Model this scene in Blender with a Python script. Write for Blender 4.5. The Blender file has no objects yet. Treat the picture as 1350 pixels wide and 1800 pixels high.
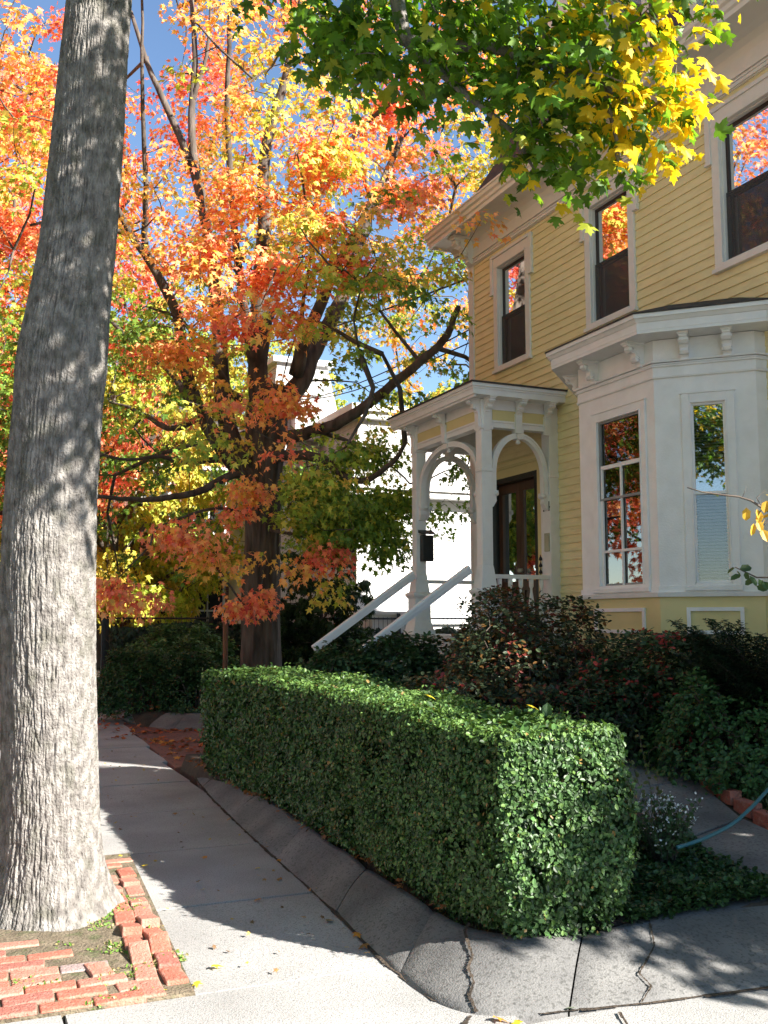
import bpy, math, random
import numpy as np
from mathutils import Vector, Matrix
random.seed(7); RNG = np.random.default_rng(11)
sc = bpy.context.scene
COL = sc.collection

# ------------------------------------------------------------------ camera, sky, sun, exposure
YAW, PIT, CAMZ = math.radians(23.5), math.radians(6.26), 1.6
cd = bpy.data.cameras.new("camera"); cam = bpy.data.objects.new("camera", cd); COL.objects.link(cam)
cam.location = (0, 0, CAMZ); cam.rotation_euler = (math.pi/2 + PIT, 0, -YAW)
cd.sensor_fit = 'HORIZONTAL'; cd.sensor_width = 36; cd.lens = 1750/1350*36
cd.clip_start = 0.05; cd.clip_end = 2000
sc.camera = cam
SUN_AZ, SUN_EL = math.radians(145), math.radians(30)      # azimuth clockwise from +Y
w = bpy.data.worlds.new("World"); sc.world = w; w.use_nodes = True
nt = w.node_tree; bgn = nt.nodes["Background"]
sky = nt.nodes.new("ShaderNodeTexSky"); sky.sky_type = 'NISHITA'; sky.sun_disc = False
sky.sun_elevation = SUN_EL; sky.sun_rotation = SUN_AZ; sky.air_density = 1.0; sky.dust_density = 0.0; sky.ozone_density = 3.0
nt.links.new(sky.outputs[0], bgn.inputs[0]); bgn.inputs[1].default_value = 0.062
ld = bpy.data.lights.new("sun", 'SUN'); ld.energy = 5.0; ld.angle = math.radians(0.53); ld.color = (1.0, 0.945, 0.87)
sun = bpy.data.objects.new("sun", ld); COL.objects.link(sun)
sdir = Vector((math.sin(SUN_AZ)*math.cos(SUN_EL), math.cos(SUN_AZ)*math.cos(SUN_EL), math.sin(SUN_EL)))
sun.rotation_euler = sdir.to_track_quat('Z', 'Y').to_euler(); sun.location = (20, -28, 20)
sc.view_settings.view_transform = 'Standard'; sc.view_settings.look = 'None'
sc.view_settings.exposure = 1.95; sc.view_settings.gamma = 1
sc.cycles.max_bounces = 6; sc.cycles.transparent_max_bounces = 12

# ------------------------------------------------------------------ survey helper: a sight line of the survey turned into a world point
FW = np.array([math.sin(YAW)*math.cos(PIT), math.cos(YAW)*math.cos(PIT), math.sin(PIT)])
RT = np.array([math.cos(YAW), -math.sin(YAW), 0.0]); UPV = np.cross(RT, FW)
def at(x, y, D=None, X=None, Y=None, Z=None):
    d = FW + RT*(x-675)/1750 + UPV*(900-y)/1750
    o = np.array([0, 0, CAMZ])
    t = D if D is not None else (X/d[0] if X is not None else (Y/d[1] if Y is not None else (Z-CAMZ)/d[2]))
    return o + d*t
def pix(P):
    d = np.atleast_2d(P) - np.array([0, 0, CAMZ]); t = d@FW
    return 675+1750*(d@RT)/t, 900-1750*(d@UPV)/t, t

# ------------------------------------------------------------------ mesh helpers
def tag(o, label=None, cat=None, group=None, kind=None):
    if label: o['label'] = label
    if cat: o['category'] = cat
    if group: o['group'] = group
    if kind: o['kind'] = kind
    return o
def thing(name, loc, label, cat, group=None):
    o = bpy.data.objects.new(name, None); COL.objects.link(o); o.location = loc; o.empty_display_size = 0.2
    return tag(o, label, cat, group)
def worldloc(o):
    v = Vector((0, 0, 0))
    while o: v += o.location; o = o.parent
    return v
def link(name, me, m, parent=None):
    o = bpy.data.objects.new(name, me); COL.objects.link(o)
    if m is not None:
        for k in (m if isinstance(m, (list, tuple)) else [m]): me.materials.append(k)
    if parent is not None:
        o.parent = parent
        root = parent
        while root.parent: root = root.parent
        if root.type == 'EMPTY' and parent is root: o.matrix_parent_inverse = Matrix.Translation(-root.location)
    return o
ID = (np.zeros(3), np.array([1., 0, 0]), np.array([0, 1., 0]))
class MB:
    def __init__(s): s.v = []; s.f = []; s.sm = []
    def add(s, vs, fs, smooth=False):
        b = len(s.v); s.v += [tuple(float(c) for c in p) for p in vs]; s.f += [tuple(b+i for i in f) for f in fs]; s.sm += [smooth]*len(fs)
    def box(s, x0, x1, y0, y1, z0, z1, fr=None):
        vs = [(x, y, z) for x in (x0, x1) for y in (y0, y1) for z in (z0, z1)]
        if fr is not None:
            o, U, N = fr; vs = [o + U*x + N*y + np.array([0, 0, z]) for x, y, z in vs]
        s.add(vs, [(0, 1, 3, 2), (4, 6, 7, 5), (0, 4, 5, 1), (2, 3, 7, 6), (0, 2, 6, 4), (1, 5, 7, 3)]); return s
    def obox(s, c, sz, R=None):
        R = R or Matrix.Identity(3); c = Vector(c)
        vs = [c + R @ Vector((sx*sz[0]/2, sy*sz[1]/2, szz*sz[2]/2)) for sx in (-1, 1) for sy in (-1, 1) for szz in (-1, 1)]
        s.add(vs, [(0, 1, 3, 2), (4, 6, 7, 5), (0, 4, 5, 1), (2, 3, 7, 6), (0, 2, 6, 4), (1, 5, 7, 3)]); return s
    def prism(s, A, B, smooth=False):      # two matching 3D outlines
        n = len(A); s.add(list(A)+list(B), [tuple(range(n))[::-1], tuple(range(n, 2*n))] + [(i, (i+1) % n, n+(i+1) % n, n+i) for i in range(n)], smooth); return s
    def poly_nz(s, fr, prof, u0, u1):      # profile in (n, z) extruded along u
        o, U, N = fr; z = np.array([0, 0, 1.])
        return s.prism([o+U*u0+N*a+z*b for a, b in prof], [o+U*u1+N*a+z*b for a, b in prof])
    def poly_uz(s, fr, prof, n0, n1):
        o, U, N = fr; z = np.array([0, 0, 1.])
        return s.prism([o+U*a+N*n0+z*b for a, b in prof], [o+U*a+N*n1+z*b for a, b in prof])
    def tube(s, pts, rad, seg=6, cap=True, smooth=True):
        pts = [np.asarray(p, float) for p in pts]; n = len(pts)
        if not hasattr(rad, '__len__'): rad = [rad]*n
        vs = []; a = None
        for i in range(n):
            t = pts[min(i+1, n-1)] - pts[max(i-1, 0)]; t = t/(np.linalg.norm(t)+1e-9)
            if a is None:
                a = np.cross(t, np.array([0.31, 0.17, 0.93]))
                if np.linalg.norm(a) < .2: a = np.cross(t, np.array([1., 0, 0]))
            a = a-t*(a@t); a = a/(np.linalg.norm(a)+1e-9); b = np.cross(t, a)
            for k in range(seg):
                th = 2*math.pi*k/seg; vs.append(pts[i] + rad[i]*(math.cos(th)*a + math.sin(th)*b))
        fs = [(i*seg+k, i*seg+(k+1) % seg, (i+1)*seg+(k+1) % seg, (i+1)*seg+k) for i in range(n-1) for k in range(seg)]
        if cap: fs += [tuple(range(seg))[::-1], tuple(range((n-1)*seg, n*seg))]
        s.add(vs, fs, smooth); return s
    def lathe(s, c, prof, seg=14, smooth=True):
        vs = [(c[0]+r*math.cos(2*math.pi*k/seg), c[1]+r*math.sin(2*math.pi*k/seg), c[2]+z) for r, z in prof for k in range(seg)]
        n = len(prof)
        fs = [(i*seg+k, i*seg+(k+1) % seg, (i+1)*seg+(k+1) % seg, (i+1)*seg+k) for i in range(n-1) for k in range(seg)]
        fs += [tuple(range(seg))[::-1], tuple(range((n-1)*seg, n*seg))]
        s.add(vs, fs, smooth); return s
    def sqlathe(s, c, prof):     # square section column
        for (r0, z0), (r1, z1) in zip(prof[:-1], prof[1:]):
            if abs(z1-z0) < 1e-6: continue
            A = [(c[0]+a*r0, c[1]+b*r0, c[2]+z0) for a, b in ((-1, -1), (1, -1), (1, 1), (-1, 1))]
            B = [(c[0]+a*r1, c[1]+b*r1, c[2]+z1) for a, b in ((-1, -1), (1, -1), (1, 1), (-1, 1))]
            s.prism(A, B)
        return s
    def build(s, name, m, parent=None, bev=0):
        me = bpy.data.meshes.new(name); me.from_pydata(s.v, [], s.f); me.update()
        me.polygons.foreach_set('use_smooth', s.sm)
        o = link(name, me, m, parent)
        if bev:
            b = o.modifiers.new("bevel", 'BEVEL'); b.width = bev; b.segments = 2; b.limit_method = 'ANGLE'
        return o
def grid_mesh(name, P, m, parent=None, closeU=False, smooth=True):     # P (n,m,3)
    n, k = P.shape[:2]; idx = np.arange(n*k).reshape(n, k)
    if closeU: idx = np.concatenate([idx, idx[:, :1]], 1)
    f = np.stack([idx[:-1, :-1], idx[:-1, 1:], idx[1:, 1:], idx[1:, :-1]], -1).reshape(-1, 4)
    return raw_mesh(name, P.reshape(-1, 3), f, m, parent, smooth)
def raw_mesh(name, V, F, m, parent=None, smooth=True, facecol=None):
    me = bpy.data.meshes.new(name); nf, k = F.shape
    me.vertices.add(len(V)); me.vertices.foreach_set('co', np.ascontiguousarray(V, dtype=np.float32).ravel())
    me.loops.add(nf*k); me.loops.foreach_set('vertex_index', np.ascontiguousarray(F, dtype=np.int32).ravel())
    me.polygons.add(nf); me.polygons.foreach_set('loop_start', np.arange(0, nf*k, k, dtype=np.int32))
    me.update(calc_edges=True)
    me.polygons.foreach_set('use_smooth', np.full(nf, smooth))
    if facecol is not None:
        a = me.attributes.new('leaf_color', 'FLOAT_COLOR', 'FACE')
        c = np.ones((nf, 4), np.float32); c[:, :3] = facecol; a.data.foreach_set('color', c.ravel())
    return link(name, me, m, parent)

def hash3(ix, iy, iz, seed):
    h = (ix.astype(np.int64)*374761393 + iy.astype(np.int64)*668265263 + iz.astype(np.int64)*2147483647 + seed*1274126177) & 0xffffffff
    h = ((h ^ (h >> 13))*1274126177) & 0xffffffff; h = h ^ (h >> 16)
    return (h & 0xffff)/65535.0*2-1
def vnoise(P, seed=0):
    P = np.asarray(P, float); i = np.floor(P).astype(np.int64); f = P-i; f = f*f*(3-2*f); r = 0
    for a in (0, 1):
        for b in (0, 1):
            for c in (0, 1):
                wgt = (f[..., 0] if a else 1-f[..., 0])*(f[..., 1] if b else 1-f[..., 1])*(f[..., 2] if c else 1-f[..., 2])
                r = r + wgt*hash3(i[..., 0]+a, i[..., 1]+b, i[..., 2]+c, seed)
    return r
def fbm(P, seed=0, o=3):
    r = 0; a = 1; t = 0
    for k in range(o): r = r + a*vnoise(np.asarray(P)*2**k, seed+k); t += a; a *= .5
    return r/t

# ------------------------------------------------------------------ materials
def principled(name):
    m = bpy.data.materials.new(name); m.use_nodes = True; n = m.node_tree
    return m, n, n.nodes['Principled BSDF']
def mat(name, c1, c2=None, scale=4, rough=.6, bump=0, bscale=30, detail=6, spec=.4, stretch=None, c3=None, s3=60, speck=0.0):
    m, n, b = principled(name); b.inputs['Roughness'].default_value = rough; b.inputs['Specular IOR Level'].default_value = spec
    tc = n.nodes.new('ShaderNodeTexCoord'); src = tc.outputs['Object']
    if stretch:
        mp = n.nodes.new('ShaderNodeMapping'); mp.inputs['Scale'].default_value = stretch; n.links.new(src, mp.inputs[0]); src = mp.outputs[0]
    no = n.nodes.new('ShaderNodeTexNoise'); no.inputs['Scale'].default_value = scale; no.inputs['Detail'].default_value = detail
    n.links.new(src, no.inputs['Vector'])
    r = n.nodes.new('ShaderNodeValToRGB'); r.color_ramp.elements[0].position = .32; r.color_ramp.elements[1].position = .68
    r.color_ramp.elements[0].color = (*c1, 1); r.color_ramp.elements[1].color = (*(c2 or c1), 1)
    n.links.new(no.outputs[0], r.inputs[0]); out = r.outputs[0]
    if c3:
        n3 = n.nodes.new('ShaderNodeTexNoise'); n3.inputs['Scale'].default_value = s3; n3.inputs['Detail'].default_value = 3; n.links.new(src, n3.inputs['Vector'])
        r3 = n.nodes.new('ShaderNodeValToRGB'); r3.color_ramp.elements[0].position = .52; r3.color_ramp.elements[1].position = .66
        r3.color_ramp.elements[0].color = (0, 0, 0, 1); r3.color_ramp.elements[1].color = (speck, speck, speck, 1)
        n.links.new(n3.outputs[0], r3.inputs[0])
        mx = n.nodes.new('ShaderNodeMix'); mx.data_type = 'RGBA'; n.links.new(r3.outputs[0], mx.inputs[0]); n.links.new(out, mx.inputs[6]); mx.inputs[7].default_value = (*c3, 1); out = mx.outputs[2]
    n.links.new(out, b.inputs['Base Color'])
    if bump:
        nb = n.nodes.new('ShaderNodeTexNoise'); nb.inputs['Scale'].default_value = bscale; nb.inputs['Detail'].default_value = 5; n.links.new(src, nb.inputs['Vector'])
        bp = n.nodes.new('ShaderNodeBump'); bp.inputs['Strength'].default_value = bump; bp.inputs['Distance'].default_value = .02
        n.links.new(nb.outputs[0], bp.inputs['Height']); n.links.new(bp.outputs[0], b.inputs['Normal'])
    return m
def leafmat(name, trans=.35, rough=.5, spec=.35, tint=(1.25, 1.15, .6)):
    m, n, b = principled(name); b.inputs['Roughness'].default_value = rough; b.inputs['Specular IOR Level'].default_value = spec
    a = n.nodes.new('ShaderNodeAttribute'); a.attribute_name = 'leaf_color'
    n.links.new(a.outputs['Color'], b.inputs['Base Color'])
    t = n.nodes.new('ShaderNodeBsdfTranslucent')
    mu = n.nodes.new('ShaderNodeMix'); mu.data_type = 'RGBA'; mu.blend_type = 'MULTIPLY'; mu.inputs[0].default_value = 1
    n.links.new(a.outputs['Color'], mu.inputs[6]); mu.inputs[7].default_value = (*tint, 1); n.links.new(mu.outputs[2], t.inputs[0])
    mx = n.nodes.new('ShaderNodeMixShader'); mx.inputs[0].default_value = trans
    n.links.new(b.outputs[0], mx.inputs[1]); n.links.new(t.outputs[0], mx.inputs[2])
    n.links.new(mx.outputs[0], n.nodes['Material Output'].inputs['Surface']); return m
def glassmat(name, base=.16, tint=(.9, .93, .95), wob=.02):
    m = bpy.data.materials.new(name); m.use_nodes = True; n = m.node_tree; n.nodes.remove(n.nodes['Principled BSDF'])
    tr = n.nodes.new('ShaderNodeBsdfTransparent'); tr.inputs[0].default_value = (*tint, 1)
    gl = n.nodes.new('ShaderNodeBsdfGlossy'); gl.inputs['Roughness'].default_value = .015
    fr = n.nodes.new('ShaderNodeFresnel'); fr.inputs[0].default_value = 1.5
    ad = n.nodes.new('ShaderNodeMath'); ad.operation = 'ADD'; ad.inputs[1].default_value = base; n.links.new(fr.outputs[0], ad.inputs[0])
    tc = n.nodes.new('ShaderNodeTexCoord'); no = n.nodes.new('ShaderNodeTexNoise'); no.inputs['Scale'].default_value = 3; no.inputs['Detail'].default_value = 1
    n.links.new(tc.outputs['Object'], no.inputs['Vector'])
    bp = n.nodes.new('ShaderNodeBump'); bp.inputs['Strength'].default_value = wob*4; bp.inputs['Distance'].default_value = .02
    n.links.new(no.outputs[0], bp.inputs['Height']); n.links.new(bp.outputs[0], gl.inputs['Normal'])
    mx = n.nodes.new('ShaderNodeMixShader'); n.links.new(ad.outputs[0], mx.inputs[0]); n.links.new(tr.outputs[0], mx.inputs[1]); n.links.new(gl.outputs[0], mx.inputs[2])
    n.links.new(mx.outputs[0], n.nodes['Material Output'].inputs['Surface']); return m
def screenmat(name, col=(.03, .03, .032), fac=.45):
    m, n, b = principled(name); b.inputs['Base Color'].default_value = (*col, 1); b.inputs['Roughness'].default_value = .7
    tr = n.nodes.new('ShaderNodeBsdfTransparent'); mx = n.nodes.new('ShaderNodeMixShader'); mx.inputs[0].default_value = fac
    n.links.new(tr.outputs[0], mx.inputs[1]); n.links.new(b.outputs[0], mx.inputs[2]); n.links.new(mx.outputs[0], n.nodes['Material Output'].inputs['Surface']); return m
def brickmat(name, c1, c2, mortar, bw=.22, rh=.075, axes='XZ', scale=1, off=.5):
    m, n, b = principled(name); b.inputs['Roughness'].default_value = .85
    tc = n.nodes.new('ShaderNodeTexCoord'); sp = n.nodes.new('ShaderNodeSeparateXYZ'); cb = n.nodes.new('ShaderNodeCombineXYZ')
    n.links.new(tc.outputs['Object'], sp.inputs[0]); n.links.new(sp.outputs[axes[0]], cb.inputs[0]); n.links.new(sp.outputs[axes[1]], cb.inputs[1])
    br = n.nodes.new('ShaderNodeTexBrick'); br.inputs['Scale'].default_value = scale; br.inputs['Brick Width'].default_value = bw; br.inputs['Row Height'].default_value = rh
    br.inputs['Mortar Size'].default_value = .006; br.inputs['Color1'].default_value = (*c1, 1); br.inputs['Color2'].default_value = (*c2, 1); br.inputs['Mortar'].default_value = (*mortar, 1)
    br.offset = off; n.links.new(cb.outputs[0], br.inputs['Vector'])
    no = n.nodes.new('ShaderNodeTexNoise'); no.inputs['Scale'].default_value = 5; n.links.new(tc.outputs['Object'], no.inputs['Vector'])
    mx = n.nodes.new('ShaderNodeMix'); mx.data_type = 'RGBA'; mx.blend_type = 'MULTIPLY'; mx.inputs[0].default_value = .5
    n.links.new(br.outputs[0], mx.inputs[6]); n.links.new(no.outputs[0], mx.inputs[7]); n.links.new(mx.outputs[2], b.inputs['Base Color'])
    bp = n.nodes.new('ShaderNodeBump'); bp.inputs['Distance'].default_value = .006; bp.invert = True
    n.links.new(br.outputs['Fac'], bp.inputs['Height']); n.links.new(bp.outputs[0], b.inputs['Normal']); return m

M = dict(
 white=mat('white_paint', (.76, .75, .74), (.82, .81, .80), 6, .5, .15, 60, c3=(.56, .54, .5), s3=5, speck=.15),
 trim=mat('trim_paint', (.74, .70, .67), (.80, .76, .73), 5, .5, .15, 60, c3=(.5, .46, .42), s3=5, speck=.2),
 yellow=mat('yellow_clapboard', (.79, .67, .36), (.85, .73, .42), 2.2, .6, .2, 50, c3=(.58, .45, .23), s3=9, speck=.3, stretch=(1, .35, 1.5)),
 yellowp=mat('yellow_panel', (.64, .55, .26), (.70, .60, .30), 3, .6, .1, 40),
 soffit=mat('soffit_paint', (.70, .66, .62), (.77, .73, .69), 2, .6, .1, 30),
 shingle=mat('dark_shingle', (.035, .03, .03), (.075, .065, .06), 9, .85, .6, 40),
 darkframe=mat('brown_sash', (.035, .02, .018), (.05, .03, .025), 8, .4, .1, 40),
 door=mat('dark_brown_door', (.05, .022, .012), (.09, .04, .02), 5, .35, .1, 30, stretch=(1, 6, .6)),
 blackgreen=mat('black_door_frame', (.012, .014, .012), (.02, .022, .02), 5, .35, .1, 30),
 glass=glassmat('window_glass', .07, wob=.004), glass2=glassmat('reflective_glass', .36, wob=.003), screen=screenmat('insect_screen', (.05, .05, .055), .62),
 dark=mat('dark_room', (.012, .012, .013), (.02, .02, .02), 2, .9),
 curtain=mat('grey_curtain', (.14, .12, .12), (.26, .23, .22), 9, .9, .3, 20, stretch=(1, 8, .3)),
 blind=mat('white_blind', (.55, .56, .57), (.62, .63, .64), 4, .5),
 concrete=mat('sidewalk_concrete', (.28, .275, .265), (.40, .395, .38), 1.4, .88, .35, 150, detail=12, c3=(.15, .145, .135), s3=120, speck=.75),
 kerb=mat('kerb_concrete', (.10, .099, .098), (.205, .20, .19), 2.2, .9, .35, 110, detail=12, c3=(.06, .06, .055), s3=55, speck=.7),
 asphalt=mat('asphalt', (.04, .04, .042), (.065, .065, .065), 3, .9, .5, 160),
 sand=mat('sandy_pit_soil', (.11, .085, .055), (.21, .17, .115), 14, .95, .9, 70, c3=(.07, .09, .03), s3=9, speck=.6),
 soil=mat('soil', (.035, .026, .018), (.075, .055, .038), 6, .95, .9, 50),
 bricks=[mat('red_brick_%d' % i, a, b, 7, .85, .6, 80, c3=(.42, .3, .24), s3=30, speck=.3) for i, (a, b) in enumerate([((.36, .11, .07), (.45, .17, .115)), ((.30, .10, .075), (.39, .15, .11)), ((.38, .15, .105), (.47, .23, .17)), ((.27, .2, .19), (.36, .28, .26))])],
 bark=mat('street_tree_bark', (.12, .108, .097), (.30, .28, .255), 20, .92, .9, 90, stretch=(1, 1, .75), c3=(.08, .08, .055), s3=12, speck=.5),
 mbark=mat('maple_bark', (.045, .034, .026), (.13, .105, .085), 8, .92, .9, 30, stretch=(1, 1, .25)),
 twig=mat('twig_bark', (.06, .045, .035), (.12, .095, .075), 12, .9),
 leaf=leafmat('maple_leaf'), hedge=leafmat('hedge_leaf', .22, .46, .4, (1.1, 1.2, .5)), litter=leafmat('fallen_leaf', .15, .7, .2),
 iron=mat('black_iron', (.012, .012, .013), (.022, .022, .022), 9, .5), stair=mat('stair_paint', (.36, .42, .47), (.45, .50, .55), 5, .5, .15, 40),
 deck=mat('deck_paint', (.36, .38, .38), (.46, .47, .46), 5, .6), hose=mat('teal_hose', (.03, .12, .14), (.04, .15, .17), 5, .4),
 copper=mat('brown_wood', (.11, .05, .025), (.17, .08, .04), 6, .8, .4, 40, stretch=(1, 1, .2)),
 nwhite=mat('neighbour_white', (.58, .58, .57), (.66, .66, .65), 3, .6), nshingle=brickmat('neighbour_shingle', (.50, .49, .47), (.58, .57, .55), (.22, .22, .22), .35, .16),
 nbrick=brickmat('neighbour_brick', (.22, .07, .045), (.30, .10, .065), (.3, .27, .24)), walk=brickmat('brick_walk', (.22, .075, .05), (.30, .11, .075), (.05, .04, .035), .21, .105, 'XY'),
 label=mat('dark_numeral', (.02, .02, .02)), brass=mat('bell_plate', (.35, .33, .22), (.45, .42, .3), 9, .4), wire=mat('cable_black', (.012, .012, .012)))

# ------------------------------------------------------------------ leaves
def mirror(h): return [(x, y) for x, y in h] + [(-x, y) for x, y in h[::-1][1:-1]] if h[-1][0] == 0 else h + [(-x, y) for x, y in h[::-1]]
LO = mirror([(0, 0), (.36, .02), (.22, .25), (.52, .58), (.17, .52), (0, 1.0)])
HI = mirror([(0, 0), (.15, -.05), (.40, -.02), (.30, .17), (.48, .28), (.62, .50), (.43, .50), (.36, .60), (.20, .50), (.19, .64), (.27, .78), (.13, .80), (0, 1.05)])
def tmpl_ngon(o, fold=.25, droop=.25):
    v = np.array([(x, y, -fold*abs(x)**1.2 - droop*y*y) for x, y in o]); return v, np.arange(len(o))[None, :]
def tmpl_fan(o, fold=.3, droop=.3):
    v = np.array([(0, .36, .03)] + [(x, y, -fold*abs(x)**1.3 - droop*max(y-.2, 0)**2) for x, y in o]); n = len(o)
    return v, np.array([(0, 1+i, 1+(i+1) % n) for i in range(n)])
OVAL = (np.array([(0, 0, 0), (.26, .3, .06), (.22, .72, .05), (0, 1, -.08), (-.22, .72, .05), (-.26, .3, .06), (0, .5, -.03)]), np.array([(0, 1, 2, 6), (6, 2, 3, 3), (0, 6, 4, 5), (6, 3, 4, 4)]))
OVAL = (np.array([(0, 0, 0), (.27, .45, .09), (0, 1, -.06), (-.27, .45, .09)]), np.array([(0, 1, 2), (0, 2, 3)]))
OVALR = (np.array([(0, 0, 0), (.3, .28, .06), (.27, .75, .05), (0, 1, -.05), (-.27, .75, .05), (-.3, .28, .06)]), np.array([(0, 1, 2, 3), (0, 3, 4, 5)]))
NEED = (np.array([(-.06, 0, 0), (.06, 0, 0), (.05, 1, 0), (-.05, 1, 0)]), np.array([(0, 1, 2, 3)]))
T_LO, T_HI = tmpl_ngon(LO), tmpl_fan(HI)
T_LO2 = tmpl_ngon(LO, .6, .6)
def norm(a): return a/(np.linalg.norm(a, axis=-1, keepdims=True)+1e-9)
def leaves(name, P, N, T, S, tm, C, m, parent=None):
    v, f = tm; N = norm(N); T = norm(T - N*(T*N).sum(-1, keepdims=True)); B = np.cross(T, N)
    S = np.broadcast_to(np.asarray(S, float), (len(P),))[:, None, None]
    V = P[:, None, :] + S*(v[None, :, 0:1]*B[:, None] + v[None, :, 1:2]*T[:, None] + v[None, :, 2:3]*N[:, None])
    F = f[None] + (np.arange(len(P))*len(v))[:, None, None]
    return raw_mesh(name, V.reshape(-1, 3), F.reshape(-1, f.shape[1]), m, parent, False, np.repeat(C, len(f), 0))
def rnd(n, k=3): return RNG.normal(size=(n, k))
PAL = np.array([(.13, .24, .035), (.30, .42, .05), (.50, .50, .07), (.84, .56, .12), (.92, .42, .16), (.90, .27, .16), (.74, .12, .09)])
def ramp(t):     # 0 green .. 6 deep red
    t = np.clip(t, 0, 5.999); i = t.astype(int); f = (t-i)[:, None]; return PAL[i]*(1-f)+PAL[i+1]*f
def grow(limbs, att, out, rs=(.035, .018, .007), coarse=(40, 220), seg=5, sag=.0):
    """limbs: list of (pts, radii). Branch towards every attractor from the nearest wood, coarse ones first."""
    nodes = []; 
    for pts, rad in limbs:
        pts = np.array(pts, float)
        for a, b in zip(pts[:-1], pts[1:]):
            k = max(2, int(np.linalg.norm(b-a)/.25))
            for i in range(k): nodes.append(a+(b-a)*i/k)
        nodes.append(pts[-1])
    nodes = np.array(nodes); buf = np.zeros((len(nodes)+len(att)*5, 3)); buf[:len(nodes)] = nodes; nn = len(nodes)
    order = RNG.permutation(len(att)); stages = [order[:coarse[0]], order[coarse[0]:coarse[1]], order[coarse[1]:]]
    for st, r in zip(stages, rs):
        if len(st) == 0: continue
        d = np.array([np.min(((buf[:nn]-att[i])**2).sum(1)) for i in st])
        for i in st[np.argsort(d)]:
            p = att[i]; dd = ((buf[:nn]-p)**2).sum(1)+np.where(buf[:nn, 2] > p[2]+.2, .6, 0); j = int(np.argmin(dd)); q = buf[j].copy(); L = np.linalg.norm(p-q)
            if L < .08: continue
            side = rnd(1)[0]*L*.10; mid1 = q+(p-q)*.35+side+np.array([0, 0, .06*L]); mid2 = q+(p-q)*.7+side*.8+np.array([0, 0, .10*L-sag*L])
            rr = min(r, .004+r*.5*L+.002)
            out.tube([q, mid1, mid2, p], [rr, rr*.8, rr*.6, max(rr*.35, .0025)], seg if r > .01 else 4, cap=False)
            for m_ in (mid1, mid2, p): buf[nn] = m_; nn += 1
def spray(cent, outw, n, R, flat=.4):
    """n leaves around every spray centre -> positions, normals, tips, index"""
    k = len(cent); idx = np.repeat(np.arange(k), n); th = RNG.uniform(0, 2*math.pi, k*n); r = np.sqrt(RNG.uniform(0, 1, k*n))*np.repeat(np.broadcast_to(R, (k,)), n)
    rad = np.stack([np.cos(th), np.sin(th), np.zeros(k*n)], 1)
    P = cent[idx] + rad*r[:, None] + np.stack([np.zeros(k*n)]*2+[RNG.normal(size=k*n)*flat*np.repeat(np.broadcast_to(R, (k,)), n)*.45 - .35*r], 1)
    o = outw[idx]; d = norm(rad*.6+o*.6+rnd(k*n)*.35)
    N = d*.75 + np.array([0, 0, .7]) + rnd(k*n)*.45; T = d*.6 - np.array([0, 0, .75]) + rnd(k*n)*.4
    return P, N, T, idx

# ================================================================== THE SETTING
def sst(a, b, x): t = np.clip((np.asarray(x, float)-a)/(b-a), 0, 1); return t*t*(3-2*t)
def zg(X, Y):
    d = np.minimum(np.asarray(X, float)-2.4, np.asarray(Y, float)-4.05)
    return .15+.37*sst(.2, 3.3, d)
ys = np.concatenate([np.linspace(-120, -4, 12), np.linspace(-3, 40, 44), np.linspace(46, 220, 14)]); xs = np.concatenate([np.linspace(-160, -6, 12), np.linspace(-5, 20, 26), np.linspace(26, 200, 14)])
GX, GY = np.meshgrid(xs, ys); tag(grid_mesh('ground', np.stack([GX, GY, np.full_like(GX, -.06)], -1), M['soil']), kind='structure')
road = MB(); road.box(-10.5, -1.5, -60, 150, -.12, -.035); tag(road.build('road', M['asphalt']), kind='structure')
far = MB(); far.box(-13, -10.5, -60, 150, -.1, .03); tag(far.build('far_pavement', M['concrete']), kind='structure')
sw = MB()                                   # concrete flags with open joints over a dark bed
def slab(x0, x1, y0, y1, z=0.0): sw.box(x0+.009, x1-.009, y0+.009, y1-.009, -.05, z)
def slabq(a, b, y0, y1, z=0.0): sw.prism([(a, y0+.009, -.05), (2.29, y0+.009, -.05), (2.29, y1-.009, -.05), (b, y1-.009, -.05)], [(a, y0+.009, z), (2.29, y0+.009, z), (2.29, y1-.009, z), (b, y1-.009, z)])
slabq(1.13, 1.22, 5.79, 7.2); slabq(1.05, 1.13, 4.45, 5.79, -.004)
for y0, y1 in ((7.2, 8.68), (8.68, 10.2), (10.2, 11.7), (11.7, 13.2), (13.2, 14.7), (14.7, 16.2), (16.2, 17.7), (17.7, 19.2), (19.2, 20.7), (20.7, 22.2), (22.2, 23.7), (23.7, 25.2)):
    slab(.55, 2.3+max(0, y0-10)*.06, y0, y1, random.uniform(-.004, .004))
for k in range(6): slab(-1.3, 3.5 if k > 1 else 2.25, 4.45-1.5*(k+1), 4.45-1.5*k, random.uniform(-.003, .003)) if k > 0 else (slab(-1.3, .5, 2.95, 4.45), slab(.5, 2.2, 2.95, 4.45, -.002))
slab(2.2, 12, 1.3, 3.62, -.006); slab(2.25, 12, -1.6, 1.3, -.003)
tag(sw.build('sidewalk', M['concrete']), kind='structure')
kb = MB(); kb.box(-1.5, -1.3, -60, 150, -.12, .012); tag(kb.build('road_kerb', M['kerb'], bev=.015), kind='structure')
strip = MB(); strip.box(-1.3, .55, 7.2, 60, -.05, -.012); strip.prism([(-1.3, 4.45, -.05), (1.045, 4.45, -.05), (1.215, 7.2, -.05), (-1.3, 7.2, -.05)], [(-1.3, 4.45, .010), (1.045, 4.45, .010), (1.215, 7.2, .010), (-1.3, 7.2, .010)]); tag(strip.build('tree_pit_soil', M['sand']), kind='structure')
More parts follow.
